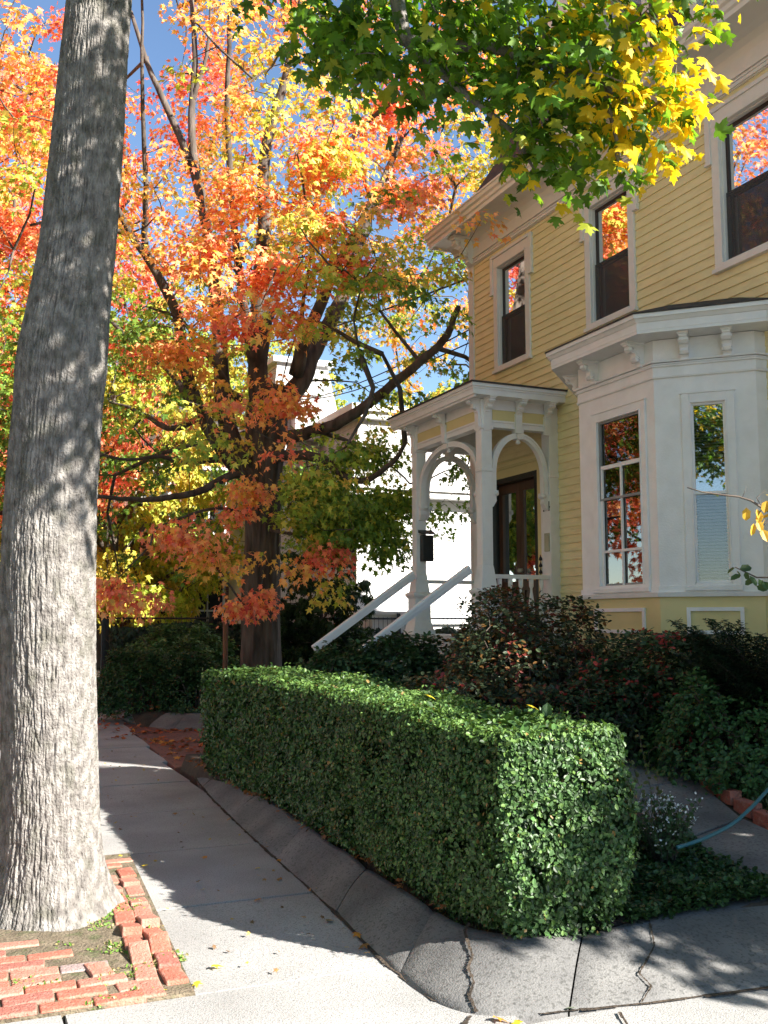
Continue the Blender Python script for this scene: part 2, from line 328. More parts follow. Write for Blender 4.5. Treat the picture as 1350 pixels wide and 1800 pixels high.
# brick front walk and the soil platform of the garden
wk = MB(); wk.prism([(2.35, 11.15, -.05), (6, 10.5, -.05), (6, 12.8, -.05), (4.3, 14.2, -.05), (3.1, 15.2, -.05), (2.6, 16.3, -.05)], [(2.35, 11.15, .004), (6, 10.5, .05), (6, 12.8, .05), (4.3, 14.2, .02), (3.1, 15.2, .004), (2.6, 16.3, .002)])
tag(wk.build('brick_walk', M['walk']), kind='structure')
def garden(name, x, y, fn):
    X, Y = np.meshgrid(x, y); Z = fn(X, Y)+.018*fbm(np.stack([X*3, Y*3, X*0], -1), 5); tag(grid_mesh(name, np.stack([X, Y, Z], -1), M['soil']), kind='structure')
gx = np.linspace(2.36, 9, 70)
garden('garden_soil', gx, np.linspace(4.02, 11.1, 70), lambda X, Y: np.where((X < 2.37) | (Y < 4.03), -.1, zg(X, Y)))
X2, Y2 = np.meshgrid(np.linspace(2.7, 14, 60), np.linspace(13.1, 40, 60))
m2 = sst(0, 1, ((X2-2.9)*.5+(Y2-15.4)*.9)/.6); Z2 = -.08+.3*m2+.02*fbm(np.stack([X2*2, Y2*2, X2*0], -1), 6)
tag(grid_mesh('back_garden_soil', np.stack([X2, Y2, Z2], -1), M['soil']), kind='structure')

# rounded sloping kerb aprons
def resample(p, n):
    p = np.array(p, float)
    for _ in range(3):
        q = [p[0]]
        for a, b in zip(p[:-1], p[1:]): q += [a*.75+b*.25, a*.25+b*.75]
        q.append(p[-1]); p = np.array(q)
    s = np.r_[0, np.cumsum(np.linalg.norm(np.diff(p, axis=0), axis=1))]; t = np.linspace(0, s[-1], n)
    return np.stack([np.interp(t, s, p[:, k]) for k in range(2)], 1), s[-1]
def apron(name, base, top, zt, breaks, n=260, wb=.0):
    B, L = resample(base, n); Tp, _ = resample(top, n); mb_v = []; segs = [0]+[int(b*n) for b in breaks]+[n-1]
    V = []; F = []; K = 13
    for a, b in zip(segs[:-1], segs[1:]):
        dz = random.uniform(-.008, .008); off = random.uniform(-.006, .006); rows = range(a+1, b)
        m_ = b-a; gp = .035; tt_ = np.r_[a+gp, np.arange(a+1, b), b-gp]
        for ri, tq_ in enumerate(tt_):
            i0 = int(tq_); fq = tq_-i0; i1 = min(i0+1, n-1); Bi = B[i0]*(1-fq)+B[i1]*fq; Ti = Tp[i0]*(1-fq)+Tp[i1]*fq
            endd = min(ri, len(tt_)-1-ri); rr = .010*max(0, 1-endd/1.5)
            base_i = len(V)
            for k in range(K):
                if k == 0: x, y, z = *Bi, -.06
                elif k == K-1: x, y, z = *(Ti+(Ti-Bi)*.12), -.02
                else:
                    u = (k-1)/(K-3); p = Bi*(1-u)+Ti*u; prof = .55*u+.45*math.sin(u*math.pi/2)
                    x, y = p; z = zt*prof+dz*u-rr
                    z += .004*float(vnoise(np.array([x*6, y*6, 0.]), 3))+.010*float(vnoise(np.array([x*2.5, y*2.5, 4.]), 9))*u
                V.append((x+off, y, z))
            if ri:
                for k in range(K-1): F.append((base_i-K+k, base_i+k, base_i+k+1, base_i-K+k+1))
    o = raw_mesh(name, np.array(V), np.array(F), M['kerb']); tag(o, kind='structure')
    return B, Tp
KB, KT = apron('garden_kerb', [(2.5, 11.1), (2.3, 9.6), (2.21, 8.4), (2.13, 7.2), (2.07, 5.9), (2.0, 4.9), (1.93, 4.25), (1.98, 3.78), (2.3, 3.66), (2.8, 3.58), (3.6, 3.50), (5, 3.4), (9, 3.2)],
      [(2.72, 11.1), (2.56, 9.6), (2.48, 8.4), (2.42, 7.2), (2.36, 5.9), (2.32, 4.9), (2.3, 4.45), (2.42, 4.15), (2.8, 4.05), (3.2, 4.12), (3.7, 4.2), (5, 4.3), (9, 4.4)], .155,
      [.09, .20, .31, .40, .475, .54])
apron('far_garden_kerb', [(2.95, 24), (2.85, 20), (2.72, 17.5), (2.72, 16), (3.0, 15.15), (3.6, 14.55), (4.6, 13.9), (6.0, 13.15)],
      [(3.3, 24), (3.2, 20), (3.1, 17.5), (3.12, 16.2), (3.3, 15.6), (3.8, 15.0), (4.8, 14.25), (6.1, 13.5)], .2, [.3, .5, .61, .72, .85])
# cracks and the soil-filled joint along the kerb foot
ck = MB()
def crack(pts, z=None, wd=.006):
    for a, b in zip(pts[:-1], pts[1:]):
        for k in range(6):
            t0, t1 = k/6, (k+1)/6; p = np.array(a)*(1-t0)+np.array(b)*t0; q = np.array(a)*(1-t1)+np.array(b)*t1
            n_ = np.array([-(q-p)[1], (q-p)[0], 0]); n_ = n_/np.linalg.norm(n_)*wd*random.uniform(.5, 1.6); j = np.r_[RNG.normal(size=2)*.0015, 0]
            ck.add([p-n_, p+n_, q+n_+j, q-n_+j], [(0, 1, 2, 3)])
crack([(b[0]-.004, b[1]-.004, .003) for b in KB[3:-1:9]], wd=.011)
crack([(2.02, 3.76, .004), (1.88, 3.62, .004), (1.8, 3.3, .004)], wd=.008); crack([(2.6, 3.55, .004), (2.45, 3.2, .004), (2.1, 2.95, .004)], wd=.006)
def kerb_crack(f0, f1, wd, steps=7):
    pts = []
    for k in range(steps+1):
        u = k/steps; i = int((f0+(f1-f0)*u+random.uniform(-.0022, .0022))*259); p = KB[i]*(1-u)+KT[i]*u
        pts.append((p[0], p[1], .155*(.55*u+.45*math.sin(u*math.pi/2))+.009+.005*u))
    crack(pts, wd=wd)
kerb_crack(.515, .50, .006); kerb_crack(.565, .575, .004); kerb_crack(.655, .69, .0045); kerb_crack(.80, .755, .009); kerb_crack(.86, .87, .006)
tag(ck.build('pavement_cracks', M['soil']), kind='structure')
# garden path of flags
pz = lambda x, y: float(zg(x, y))+.03
pp = MB()
PL = [(4.05, 4.12), (4.25, 5.1), (4.35, 6.0), (4.55, 7.1)]; PR = [(4.78, 4.12), (4.95, 5.35), (5.2, 6.1), (5.5, 7.0)]
for i in range(3):
    a, b, c, d = PL[i], PR[i], PR[i+1], PL[i+1]; g = .012
    a = (a[0], a[1]+g); b = (b[0], b[1]+g); c = (c[0], c[1]-g); d = (d[0], d[1]-g)
    pp.prism([(x, y, pz(x, y)-.08) for x, y in (a, b, c, d)], [(x, y, pz(x, y)) for x, y in (a, b, c, d)])
tag(pp.build('garden_path', M['kerb'], bev=.006), kind='structure')
# ================================================================== YELLOW HOUSE
XW = 7.0
WALL = (np.array([XW, 0, 0.]), np.array([0, -1., 0]), np.array([-1., 0, 0]))       # u = -Y, n = out of the wall
house = thing('yellow_house', (7.6, 9.5, .4), 'yellow clapboard house with white trim, porch, bay window and dark mansard roof', 'house')
def siding(mb, y0, y1, z0, z1, X, holes, exp=.102):
    z = z0
    while z < z1-1e-4:
        zt = min(z+exp, z1); cuts = sorted({z, zt} | {c for h in holes for c in (h[2], h[3]) if z < c < zt})
        for za, zb in zip(cuts[:-1], cuts[1:]):
            iv = [(y0, y1)]
            for h in holes:
                if h[2] < zb-1e-5 and h[3] > za+1e-5:
                    iv = [s for a, b in iv for s in ((a, min(b, h[0])), (max(a, h[1]), b)) if s[1]-s[0] > .004]
            xo = lambda q: X-.015+.013*(q-z)/exp
            for a, b in iv:
                mb.add([(xo(za), b, za), (xo(za), a, za), (xo(zb), a, zb), (xo(zb), b, zb)], [(0, 1, 2, 3)])
                if za == z: mb.add([(X+.001, b, za), (X+.001, a, za), (xo(za), a, za), (xo(za), b, za)], [(0, 1, 2, 3)])
        z = zt
W1 = [(11.24, 11.98), (9.0, 9.74), (6.80, 7.50)]
WZ0, WZ1 = 5.19, 6.62
holes = [(a-.05, b+.05, WZ0-.05, WZ1+.05) for a, b in W1]
DY0, DY1, DZ1 = 11.02, 12.27, 3.57
holes.append((DY0-.02, DY1+.02, .3, DZ1+.02)); holes.append((7.1, 9.66, .3, 4.3))
sd = MB(); siding(sd, 4.6, 12.72, .62, 6.9, XW, holes)
sd.build('siding', M['yellow'], house)
# body of the house: side walls and foundation
bd = MB(); bd.box(XW+.25, 17, 12.66, 12.82, .3, 7.3); bd.box(XW+.25, 17, 4.5, 4.62, .3, 7.3); bd.box(16.9, 17.02, 4.62, 12.66, .3, 7.3)
bd.build('side_wall', M['yellow'], house)
fd = MB(); fd.box(XW-.0, 7.3, 4.6, 12.72, -.1, .62); fd.build('foundation', M['kerb'], house)
for ya, yb in ((12.70, 12.845), (4.47, 4.6)): cb = MB(); cb.box(XW-.03, XW+.25, ya, yb, .6, 6.885); cb.build('corner_board', M['trim'], house, bev=.004)
# frieze, mouldings, soffit, gutter
fz = MB(); fz.box(XW-.032, XW+.2, 4.4, 12.85, 6.89, 7.34)
for z, d, h in ((6.90, .052, .035), (6.95, .045, .02), (6.985, .058, .03)): fz.box(XW-d, XW-.031, 4.4, 12.865, z, z+h)
fz.build('frieze', M['trim'], house)
so = MB()
cove = [(0.03, 7.16), (.05, 7.24), (.10, 7.29), (.18, 7.318), (.44, 7.318), (.44, 7.36), (0.03, 7.36)]
so.poly_nz(WALL, cove, -13.27, -4.2); so.box(XW+.03, 17.3, 12.85, 13.27, 7.319, 7.36); so.build('soffit', M['soffit'], house)
gt = MB()
crown = [(.44, 7.29), (.47, 7.29), (.475, 7.34), (.50, 7.355), (.505, 7.40), (.535, 7.42), (.545, 7.47), (.56, 7.475), (.56, 7.50), (.40, 7.50), (.40, 7.365), (.44, 7.365)]
gt.poly_nz(WALL, crown, -13.30, -4.1)
ENDF = (np.array([0, 12.83, 0.]), np.array([1., 0, 0]), np.array([0, 1., 0]))
gt.poly_nz(ENDF, [(a, b+.001) for a, b in crown], XW-.44, 17.4); gt.build('cornice', M['trim'], house)
def corbel(mb, fr, u, z, wd=.10, d=.26, h=.30):
    p = [(0, 0), (1, 0), (1, -.16), (.90, -.18), (.93, -.30), (.80, -.40), (.58, -.42), (.50, -.52), (.56, -.64), (.48, -.74), (.30, -.76), (.24, -.86), (.26, -.94), (.12, -1), (0, -1)]
    mb.poly_nz(fr, [(a*d, z+b*h) for a, b in p], u-wd/2, u+wd/2)
    mb.poly_nz(fr, [(0, z+.0), (d*1.08, z), (d*1.08, z-.05*h), (d*1.02, z-.09*h), (0, z-.09*h)], u-wd*.68, u+wd*.68)
    mb.poly_nz(fr, [(d*.25, z-.2*h), (d*.84, z-.2*h), (d*.8, z-.34*h), (d*.52, z-.38*h), (d*.3, z-.62*h)], u-wd*.62, u+wd*.62)
    o, U, N = fr
    mb.tube([o+U*(u-wd*.66)+N*d*.78+np.array([0, 0, z-.28*h]), o+U*(u+wd*.66)+N*d*.78+np.array([0, 0, z-.28*h])], h*.085, 10)
    mb.tube([o+U*(u-wd*.62)+N*d*.40+np.array([0, 0, z-.70*h]), o+U*(u+wd*.62)+N*d*.40+np.array([0, 0, z-.70*h])], h*.075, 10)
eb = MB(); corbel(eb, (WALL[0]+np.array([-.03, 0, 0]), WALL[1], WALL[2]), -12.73, 7.31, .13, .33, .40); eb.build('eave_bracket', M['trim'], house)
eb = MB(); corbel(eb, (np.array([0, 12.85, 0]), np.array([1., 0, 0]), np.array([0, 1., 0])), XW+.12, 7.31, .13, .33, .40); eb.build('eave_bracket', M['trim'], house)
# mansard
mn = MB()
a0, a1 = (6.62, 5.2, 7.5), (6.62, 13.2, 7.5); 
prof = [(6.62, 7.5), (6.92, 7.78), (7.3, 8.5), (7.75, 9.5), (8.3, 10.4)]
rings = []
for (x, z) in prof:
    o = x-6.62; rings.append([(x, 4.2+o, z), (x, 13.25-o, z), (17.3-o, 13.25-o, z), (17.3-o, 4.2+o, z)])
for A, B in zip(rings[:-1], rings[1:]):
    for i in range(4): mn.add([A[i], A[(i+1) % 4], B[(i+1) % 4], B[i]], [(0, 1, 2, 3)])
mn.add(rings[-1], [(0, 1, 2, 3)])
mroof = mn.build('roof', M['shingle'], house)
for yc in (9.95, 8.25, 6.6):
    d = MB(); d.box(7.02, 8.5, yc-.45, yc+.45, 7.85, 9.2); d.box(6.9, 8.5, yc-.6, yc+.6, 9.2, 9.3)
    d.prism([(6.88, yc-.66, 9.3), (6.88, yc+.66, 9.3), (6.88, yc, 9.75)], [(8.4, yc-.66, 9.3), (8.4, yc+.66, 9.3), (8.4, yc, 9.75)])
    dm = d.build('dormer', M['trim'], mroof)
    d = MB(); d.box(7.0, 7.018, yc-.3, yc+.3, 8.0, 9.05); d.build('dormer_pane', M['darkframe'], mroof)

def wall_window(parent, fr, u0, u1, z0, z1, cas=.11, ears=True, kind='screen', capz=None, mt='trim'):
    """casing board as the window part; sash, panes, screen, curtain as sub-parts"""
    c = MB(); t = .035
    c.box(u0-cas, u0, -.02, t, z0-.06, z1+.0, fr); c.box(u1, u1+cas, -.02, t, z0-.06, z1+.0, fr)
    c.box(u0-cas-.02, u1+cas+.02, -.02, .06, z0-.10, z0-.055, fr); c.box(u0, u1, -.15, .045, z0-.055, z0-.015, fr)
    ht = .20 if ears else .09
    c.box(u0-cas-(.0), u1+cas, -.02, t+.002, z1, z1+ht, fr)
    c.box(u0-.02, u1+.02, t+.002, t+.014, z1+.0, z1+.035, fr); c.box(u0-cas-.01, u1+cas+.01, t+.002, t+.022, z1+ht-.045, z1+ht, fr)
    if ears:
        for a, b in ((u0-cas-.075, u0-cas), (u1+cas, u1+cas+.075)):
            c.box(a, b, -.02, t+.012, z1-.34, z1+ht, fr); c.box(a-.008, b+.008, -.02, t+.02, z1-.37, z1-.34, fr)
    for a, b in ((u0-.012, u0+.012), (u1-.012, u1+.012)): c.box(a, b, -.16, .0, z0-.01, z1, fr)     # jamb reveals
    c.box(u0, u1, -.16, .0, z1-.012, z1, fr)
    W = c.build('window', M[mt], parent, bev=.004)
    zm = (z0+z1)/2
    s = MB(); e = .032
    for (za, zb, n) in ((zm-.02, z1-.012, -.05), (z0-.01, zm+.02, -.085)):
        s.box(u0+.012, u0+.012+e, n-.03, n, za, zb, fr); s.box(u1-.012-e, u1-.012, n-.03, n, za, zb, fr)
        s.box(u0+.012+e, u1-.012-e, n-.03, n-.001, za, za+e, fr); s.box(u0+.012+e, u1-.012-e, n-.03, n-.001, zb-e, zb, fr)
    s.build('sash', M['darkframe'], W)
    g = MB(); g.box(u0+.012+e, u1-.012-e, -.068, -.064, zm+.012, z1-.044, fr); g.build('pane', M['glass2'], W)
    g = MB(); g.box(u0+.012+e, u1-.012-e, -.103, -.099, z0+.02, zm-.012, fr); g.build('pane', M['glass'], W)
    g = MB(); g.box(u0+.02, u1-.02, -.03, -.027, z0+.0, zm-.0, fr)
    g.build('insect_screen', M['screen'], W)
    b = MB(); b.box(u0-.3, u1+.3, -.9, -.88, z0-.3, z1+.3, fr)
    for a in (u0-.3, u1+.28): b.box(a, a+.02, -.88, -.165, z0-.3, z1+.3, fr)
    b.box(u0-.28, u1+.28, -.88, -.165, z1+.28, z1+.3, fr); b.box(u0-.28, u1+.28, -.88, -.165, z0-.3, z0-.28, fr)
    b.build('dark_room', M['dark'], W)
    cu = MB(); n = 40; pr = []
    for i in range(n+1): pr.append((u0-.05+(u1-u0+.1)*i/n, -.17-.018*math.sin(i*1.35)-.01*math.sin(i*.6)))
    o, U, N = fr
    for (a, an), (b2, bn) in zip(pr[:-1], pr[1:]): cu.add([o+U*a+N*an+np.array([0, 0, z0]), o+U*b2+N*bn+np.array([0, 0, z0]), o+U*b2+N*bn+np.array([0, 0, z1]), o+U*a+N*an+np.array([0, 0, z1])], [(0, 1, 2, 3)], True)
    cu.build('curtain', M['curtain'], W)
    return W
for a, b in W1: wall_window(house, WALL, -b, -a, WZ0, WZ1)

# ---------------- bay window
BX = 6.2; A0, B0 = (BX, 8.93), (BX, 7.67); Cc = (BX+.66, 7.01); Dd = (XW, 7.01); Ee = (XW, 9.73)
FA = (np.array([BX, 7.67, 0.]), np.array([0, 1., 0]), np.array([-1., 0, 0]))      # u from B towards A (+Y)
r2 = math.sqrt(.5); FB = (np.array([BX, 7.67, 0.]), np.array([r2, -r2, 0]), np.array([-r2, -r2, 0.]))
FD = (np.array([BX, 8.93, 0.]), np.array([r2, r2, 0]), np.array([-r2, r2, 0.]))
by = MB()
def ring(off):
    k = off*math.tan(math.radians(22.5))
    return [(XW+.05, 7.01-off), (Cc[0]-k, 7.01-off), (BX-off, 7.67-k), (BX-off, 8.93+k), (XW+.05, 9.78+off*1.414)]
def band(mb, off0, off1, z0, z1):      # a moulding band round the bay, sloping from off0 to off1
    A = ring(off0); B = ring(off1)
    mb.prism([(x, y, z0) for x, y in A], [(x, y, z1) for x, y in B])
WA = (.20, .93); WB = (.325, .660); BZ0, BZ1 = 1.96, 3.69
# facets with openings
def facet(mb, fr, L, op, z0, z1, th=.05):
    u0, u1 = op; mb.box(0, u0, -th, 0, z0, z1, fr); mb.box(u1, L, -th, 0, z0, z1, fr); mb.box(u0, u1, -th, 0, z0, BZ0-.02, fr); mb.box(u0, u1, -th, 0, BZ1+.02, z1, fr)
facet(by, FA, 1.26, (WA[0]-.02, WA[1]+.02), 1.93, 4.33); facet(by, FB, .933, (WB[0]-.02, WB[1]+.02), 1.931, 4.329)
by.box(0, 1.1, -.05, 0, 1.93, 4.33, FD); by.box(Cc[0], XW+.02, 7.01, 7.06, 1.932, 4.328)
bay = by.build('bay_window', M['white'], house)
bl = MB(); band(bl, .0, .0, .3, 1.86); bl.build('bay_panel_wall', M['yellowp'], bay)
bm = MB(); band(bm, .035, .045, 1.83, 1.872); band(bm, .018, .018, 1.872, 1.96-.03); bm.build('bay_sill', M['white'], bay); bm = MB(); band(bm, .03, .02, .3, .62); bm.build('bay_base', M['white'], bay); bm = MB()
# architrave mouldings and frieze
for z, o1, h in ((3.945, .02, .018), (4.055, .03, .016), (4.078, .02, .012), (4.098, .034, .018)): band(bm, o1, o1+.006, z, z+h)
band(bm, .012, .012, 3.963, 4.055)
bm.build('bay_moulding', M['white'], bay)
br_ = MB(); band(br_, .27, .27, 4.335, 4.365); br_.build('bay_soffit', M['white'], bay)
br_ = MB(); band(br_, .275, .275, 4.365, 4.44); band(br_, .285, .31, 4.44, 4.475); band(br_, .325, .325, 4.475, 4.515); br_.build('bay_fascia', M['white'], bay)
br_ = MB(); A = ring(.335); Bq = ring(-.35)
br_.prism([(x, y, 4.515) for x, y in A], [(x, y, 4.53) for x, y in A]); br_.prism([(x, y, 4.53) for x, y in A], [(x, y, 4.78) for x, y in Bq]); br_.build('bay_roof', M['shingle'], bay)
for u in (.17, .93+.0):
    q = MB(); corbel(q, FA, u, 4.335, .075, .2, .25); q.build('corbel', M['white'], bay)
for u in (.30, .69):
    q = MB(); corbel(q, FB, u, 4.335, .075, .2, .25); q.build('corbel', M['white'], bay)
q = MB(); corbel(q, FD, .25, 4.335, .075, .2, .25); q.build('corbel', M['white'], bay)
for fr, u0, u1 in ((FB, .24, .75), (FA, .22, 1.04)):
    pn = MB(); z0, z1 = 1.48, 1.73
    pn.box(u0, u1, .0, .022, z1-.035, z1, fr); pn.box(u0, u1, .0, .022, z0, z0+.035, fr); pn.box(u0, u0+.035, .0, .021, z0+.035, z1-.035, fr); pn.box(u1-.035, u1, .0, .021, z0+.035, z1-.035, fr)
    pn.build('panel_moulding', M['white'], bay)
def bay_window(fr, u0, u1, muntin, blind, zmid, mt='white'):
    c = MB()
    for a, b in ((u0-.075, u0), (u1, u1+.075)): c.box(a, b, 0, .022, BZ0-.03, BZ1+.08, fr)
    c.box(u0, u1, 0, .0215, BZ1, BZ1+.08, fr); c.box(u0-.085, u1+.085, .0, .03, BZ1+.08, BZ1+.095, fr)
    c.box(u0-.09, u1+.09, -.05, .045, BZ0-.075, BZ0-.03, fr); c.box(u0, u1, -.12, .02, BZ0-.03, BZ0, fr)
    for a, b in ((u0, u0+.012), (u1-.012, u1)): c.box(a, b, -.14, .03, BZ0, BZ1, fr)
    c.box(u0+.012, u1-.012, -.14, .03, BZ1-.012, BZ1, fr)
    Wn = c.build('window_casing', M['white'], house, bev=.003)
    s = MB(); e = .022; gm = M['frame_grey'] if muntin else M['white']
    for (za, zb, n) in ((zmid-.015, BZ1-.012, -.0), (BZ0, zmid+.015, -.014)):
        s.box(u0+.012, u0+.012+e, n-.025, n, za, zb, fr); s.box(u1-.012-e, u1-.012, n-.025, n, za, zb, fr)
        s.box(u0+.012+e, u1-.012-e, n-.025, n-.001, za, za+e, fr); s.box(u0+.012+e, u1-.012-e, n-.025, n-.001, zb-e, zb, fr)
    s.build('sash', gm, Wn)
    if muntin:
        s = MB(); um = (u0+u1)/2
        for n, za, zb in ((-.002, BZ0, 3.20),):
            s.box(u0+.02, u1-.02, n-.02, n, 3.17, 3.21, fr); s.box(um-.011, um+.011, n-.02, n-.001, BZ0, 3.17, fr); s.box(u0+.02, um-.011, n-.02, n-.001, 2.30, 2.325, fr); s.box(um+.011, u1-.02, n-.02, n-.001, 2.30, 2.325, fr)
            s.box(u0+.012, u0+.055, n-.02, n, BZ0, 3.17, fr); s.box(u1-.055, u1-.012, n-.02, n, BZ0, 3.17, fr)
        s.build('muntin', M['white'], Wn)
    g = MB(); g.box(u0+.034, u1-.034, -.028, -.024, zmid+.007, BZ1-.034, fr); g.build('pane', M['glass'] if muntin else M['glass2'], Wn)
    g = MB(); g.box(u0+.034, u1-.034, -.034, -.030, BZ0+.022, zmid-.007, fr); g.build('pane', M['glass3'] if muntin else M['glass'], Wn)
    if blind:
        b = MB(); z = BZ0+.02
        while z < BZ1-.02:
            b.poly_nz(fr, [(-.085, z), (-.065, z+.015), (-.065, z+.0165), (-.085, z+.0015)], u0+.03, u1-.03); z += .031
        b.build('venetian_blind', M['blind'], Wn)
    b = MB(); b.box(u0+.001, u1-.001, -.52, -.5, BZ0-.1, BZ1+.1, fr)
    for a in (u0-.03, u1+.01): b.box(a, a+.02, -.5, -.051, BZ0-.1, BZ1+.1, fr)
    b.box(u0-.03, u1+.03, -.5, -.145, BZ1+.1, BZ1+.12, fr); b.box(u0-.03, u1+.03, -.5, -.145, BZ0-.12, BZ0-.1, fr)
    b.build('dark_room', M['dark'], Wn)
M['glass3'] = glassmat('bay_glass', .2, wob=.004)
M['frame_grey'] = mat('storm_frame_grey', (.20, .20, .20), (.3, .3, .3), 6, .5)
bay_window(FA, .20, .93, True, False, 2.86); bay_window(FB, .325, .660, False, True, 2.81)

# ---------------- porch
CY0, CY1, CX = 10.62, 12.48, 5.96
pf = MB(); pf.box(5.84, XW, 10.42, 12.72, 1.37, 1.42); porch = pf.build('porch_deck', M['deck'], house, bev=.008)
sk = MB(); sk.box(5.90, XW, 10.46, 12.68, 1.06, 1.37); sk.box(5.88, XW, 10.44, 12.70, 1.02, 1.06); sk.build('deck_skirt', M['stair'], porch)
sk = MB()
for i in range(13): sk.box(5.92, 5.94, 10.5+i*.17, 10.58+i*.17, .0, 1.02)
for i in range(6): sk.box(6.0+i*.16, 6.07+i*.16, 10.48, 10.5, .3, 1.02)
sk.build('porch_lattice', M['white'], porch)
def column(x, y, half=False):
    c = MB(); p = [(.165, 0), (.165, .05), (.150, .07), (.128, .16), (.118, .20), (.118, .49), (.128, .50), (.150, .53), (.150, .555), (.125, .575), (.108, .58), (.080, .82), (.073, .86), (.073, 2.0), (.082, 2.01), (.082, 2.04), (.073, 2.05), (.073, 2.52), (.088, 2.53), (.088, 2.56), (.075, 2.57), (.075, 2.9)]
    c.sqlathe((x, y, 1.42), p)
    for a in (-1, 1):      # raised panels on shaft faces
        c.box(x-.045, x+.045, y+a*.073-(.006 if a < 0 else 0), y+a*.073+(.006 if a > 0 else 0), 2.40, 3.32); c.box(x+a*.073-(.006 if a < 0 else 0), x+a*.073+(.006 if a > 0 else 0), y-.045, y+.045, 2.40, 3.32)
        c.box(x-.08, x+.08, y+a*.118-(.008 if a < 0 else 0), y+a*.118+(.008 if a > 0 else 0), 1.66, 1.87); c.box(x+a*.118-(.008 if a < 0 else 0), x+a*.118+(.008 if a > 0 else 0), y-.08, y+.08, 1.66, 1.87)
    return c.build('column', M['white'], porch, bev=.003)
for y in (CY0, CY1): column(CX, y)
for y in (CY0, CY1):
    c = MB(); c.box(6.86, XW-.001, y-.075, y+.075+.03*(y == CY0), 1.42, 4.3); c.box(6.845, XW-.001, y-.09, y+.09, 1.42, 1.62); c.box(6.845, XW-.001, y-.09, y+.09, 3.4, 3.44); c.build('pilaster', M['white'], porch, bev=.003)
be = MB(); t = .055
be.box(CX-t, CX+t, CY0+.075, CY1-.075, 3.98, 4.33)
for y in (CY0, CY1): be.box(CX+.075, 6.86, y-t, y+t, 3.98, 4.33)
PF_ = (np.array([CX, CY1, 0.]), np.array([0, -1., 0]), np.array([-1., 0, 0])); PS = (np.array([CX, CY0, 0.]), np.array([1., 0, 0]), np.array([0, -1., 0]))
for fr, L in ((PF_, CY1-CY0), (PS, 6.86-CX+.0)):
    be.box(.076, L-.076*(fr is PF_), t, t+.018, 4.20, 4.23, fr); be.box(.076, L-.076*(fr is PF_), t, t+.018, 4.045, 4.068, fr); be.box(.076, L-.076*(fr is PF_), t, t+.012, 3.98, 4.0, fr)
be.build('porch_beam', M['white'], porch)
yp = MB()
for fr, L in ((PF_, CY1-CY0), (PS, 6.86-CX)): yp.box(.09, L-.09*(fr is PF_), t, t+.006, 4.068, 4.20, fr)
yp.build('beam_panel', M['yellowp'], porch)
def arch(fr, u0, u1, n0, n1):
    a = MB(); uc = (u0+u1)/2; R = (u1-u0)/2; zc = 3.42; h = .52; wdt = .075
    o, U, N = fr; zz = np.array([0, 0, 1.])
    def outline(off):
        pts = [(u0+off, 3.18)]
        for k in range(0, 25):
            th = math.pi-math.pi*k/24; pts.append((uc+(R-off)*math.cos(th), zc+(h-off*.9)*math.sin(th)))
        pts.append((u1-off, 3.18)); return pts
    for (oa, ob, na, nb) in ((.0, wdt, n0, n1), (.012, .03, n0-.01, n1+.01)):
        A = outline(oa); B = outline(ob)
        for (p, q, r, s_) in zip(A[:-1], A[1:], B[1:], B[:-1]):
            a.prism([o+U*x+N*na+zz*z for x, z in (p, q, r, s_)], [o+U*x+N*nb+zz*z for x, z in (p, q, r, s_)])
    for u, s_ in ((u0, 1), (u1, -1)):        # scroll drops at the spring
        a.poly_uz(fr, [(u, 3.20), (u+s_*.10, 3.20), (u+s_*.105, 3.16), (u+s_*.07, 3.12), (u+s_*.075, 3.07), (u+s_*.03, 3.0), (u, 2.98)][::1], n0-.004, n1+.004)
        a.tube([o+U*(u+s_*.07)+N*(n0-.012)+zz*3.16, o+U*(u+s_*.07)+N*(n1+.012)+zz*3.16], .032, 10)
    # keystone
    a.poly_uz(fr, [(uc-.035, 3.86), (uc+.035, 3.86), (uc+.06, 4.0), (uc-.06, 4.0)], n0-.02, n1+.02)
    a.lathe(o+U*uc+N*((n0+n1)/2)+zz*3.80, [(.008, 0), (.03, .012), (.034, .03), (.02, .045), (.03, .06), (.03, .07)], 10)
    return a.build('arch_bracket', M['white'], porch)
arch(PF_, .075, CY1-CY0-.075, -.04, .04); arch(PS, .075, 6.86-CX, -.04, .04)
arch((np.array([CX, CY1, 0.]), np.array([1., 0, 0]), np.array([0, -1., 0])), .075, 6.86-CX, -.04, .04)
# roof brackets (consoles) above columns and keystones
for fr, us in ((PF_, (.0, (CY1-CY0)/2, CY1-CY0)), (PS, (.0, (6.86-CX)/2, 6.83-CX))):
    for u in us:
        q = MB(); n0 = t+.02
        o, U, N = fr; f2 = (o+N*n0, U, N)
        corbel(q, f2, u, 4.33, .075, .17, .18)
        q.poly_nz(fr, [(t, 4.17), (n0+.03, 4.17), (n0+.022, 4.0), (n0+.012, 3.93), (t, 3.93)], u-.045, u+.045)
        q.build('roof_bracket', M['white'], porch)
rf = MB(); rf.box(5.68, XW-.001, 10.36, 12.82, 4.33, 4.345); rf.box(5.70, 5.73, 10.38, 12.80, 4.30, 4.33)
rf.build('porch_ceiling', M['white'], porch)
rf = MB()
def pband(mb, off, z0, z1): mb.box(5.68-off, XW-.001, 10.36-off, 12.82+off, z0, z1)
pband(rf, 0, 4.345, 4.40); pband(rf, .012, 4.40, 4.425); pband(rf, .03, 4.425, 4.465); rf.build('porch_fascia', M['white'], porch)
rf = MB(); rf.prism([(5.63, 10.31, 4.465), (XW-.001, 10.31, 4.465), (XW-.001, 12.87, 4.465), (5.63, 12.87, 4.465)], [(5.63, 10.31, 4.485), (XW-.001, 10.31, 4.485), (XW-.001, 12.87, 4.485), (5.63, 12.87, 4.485)])
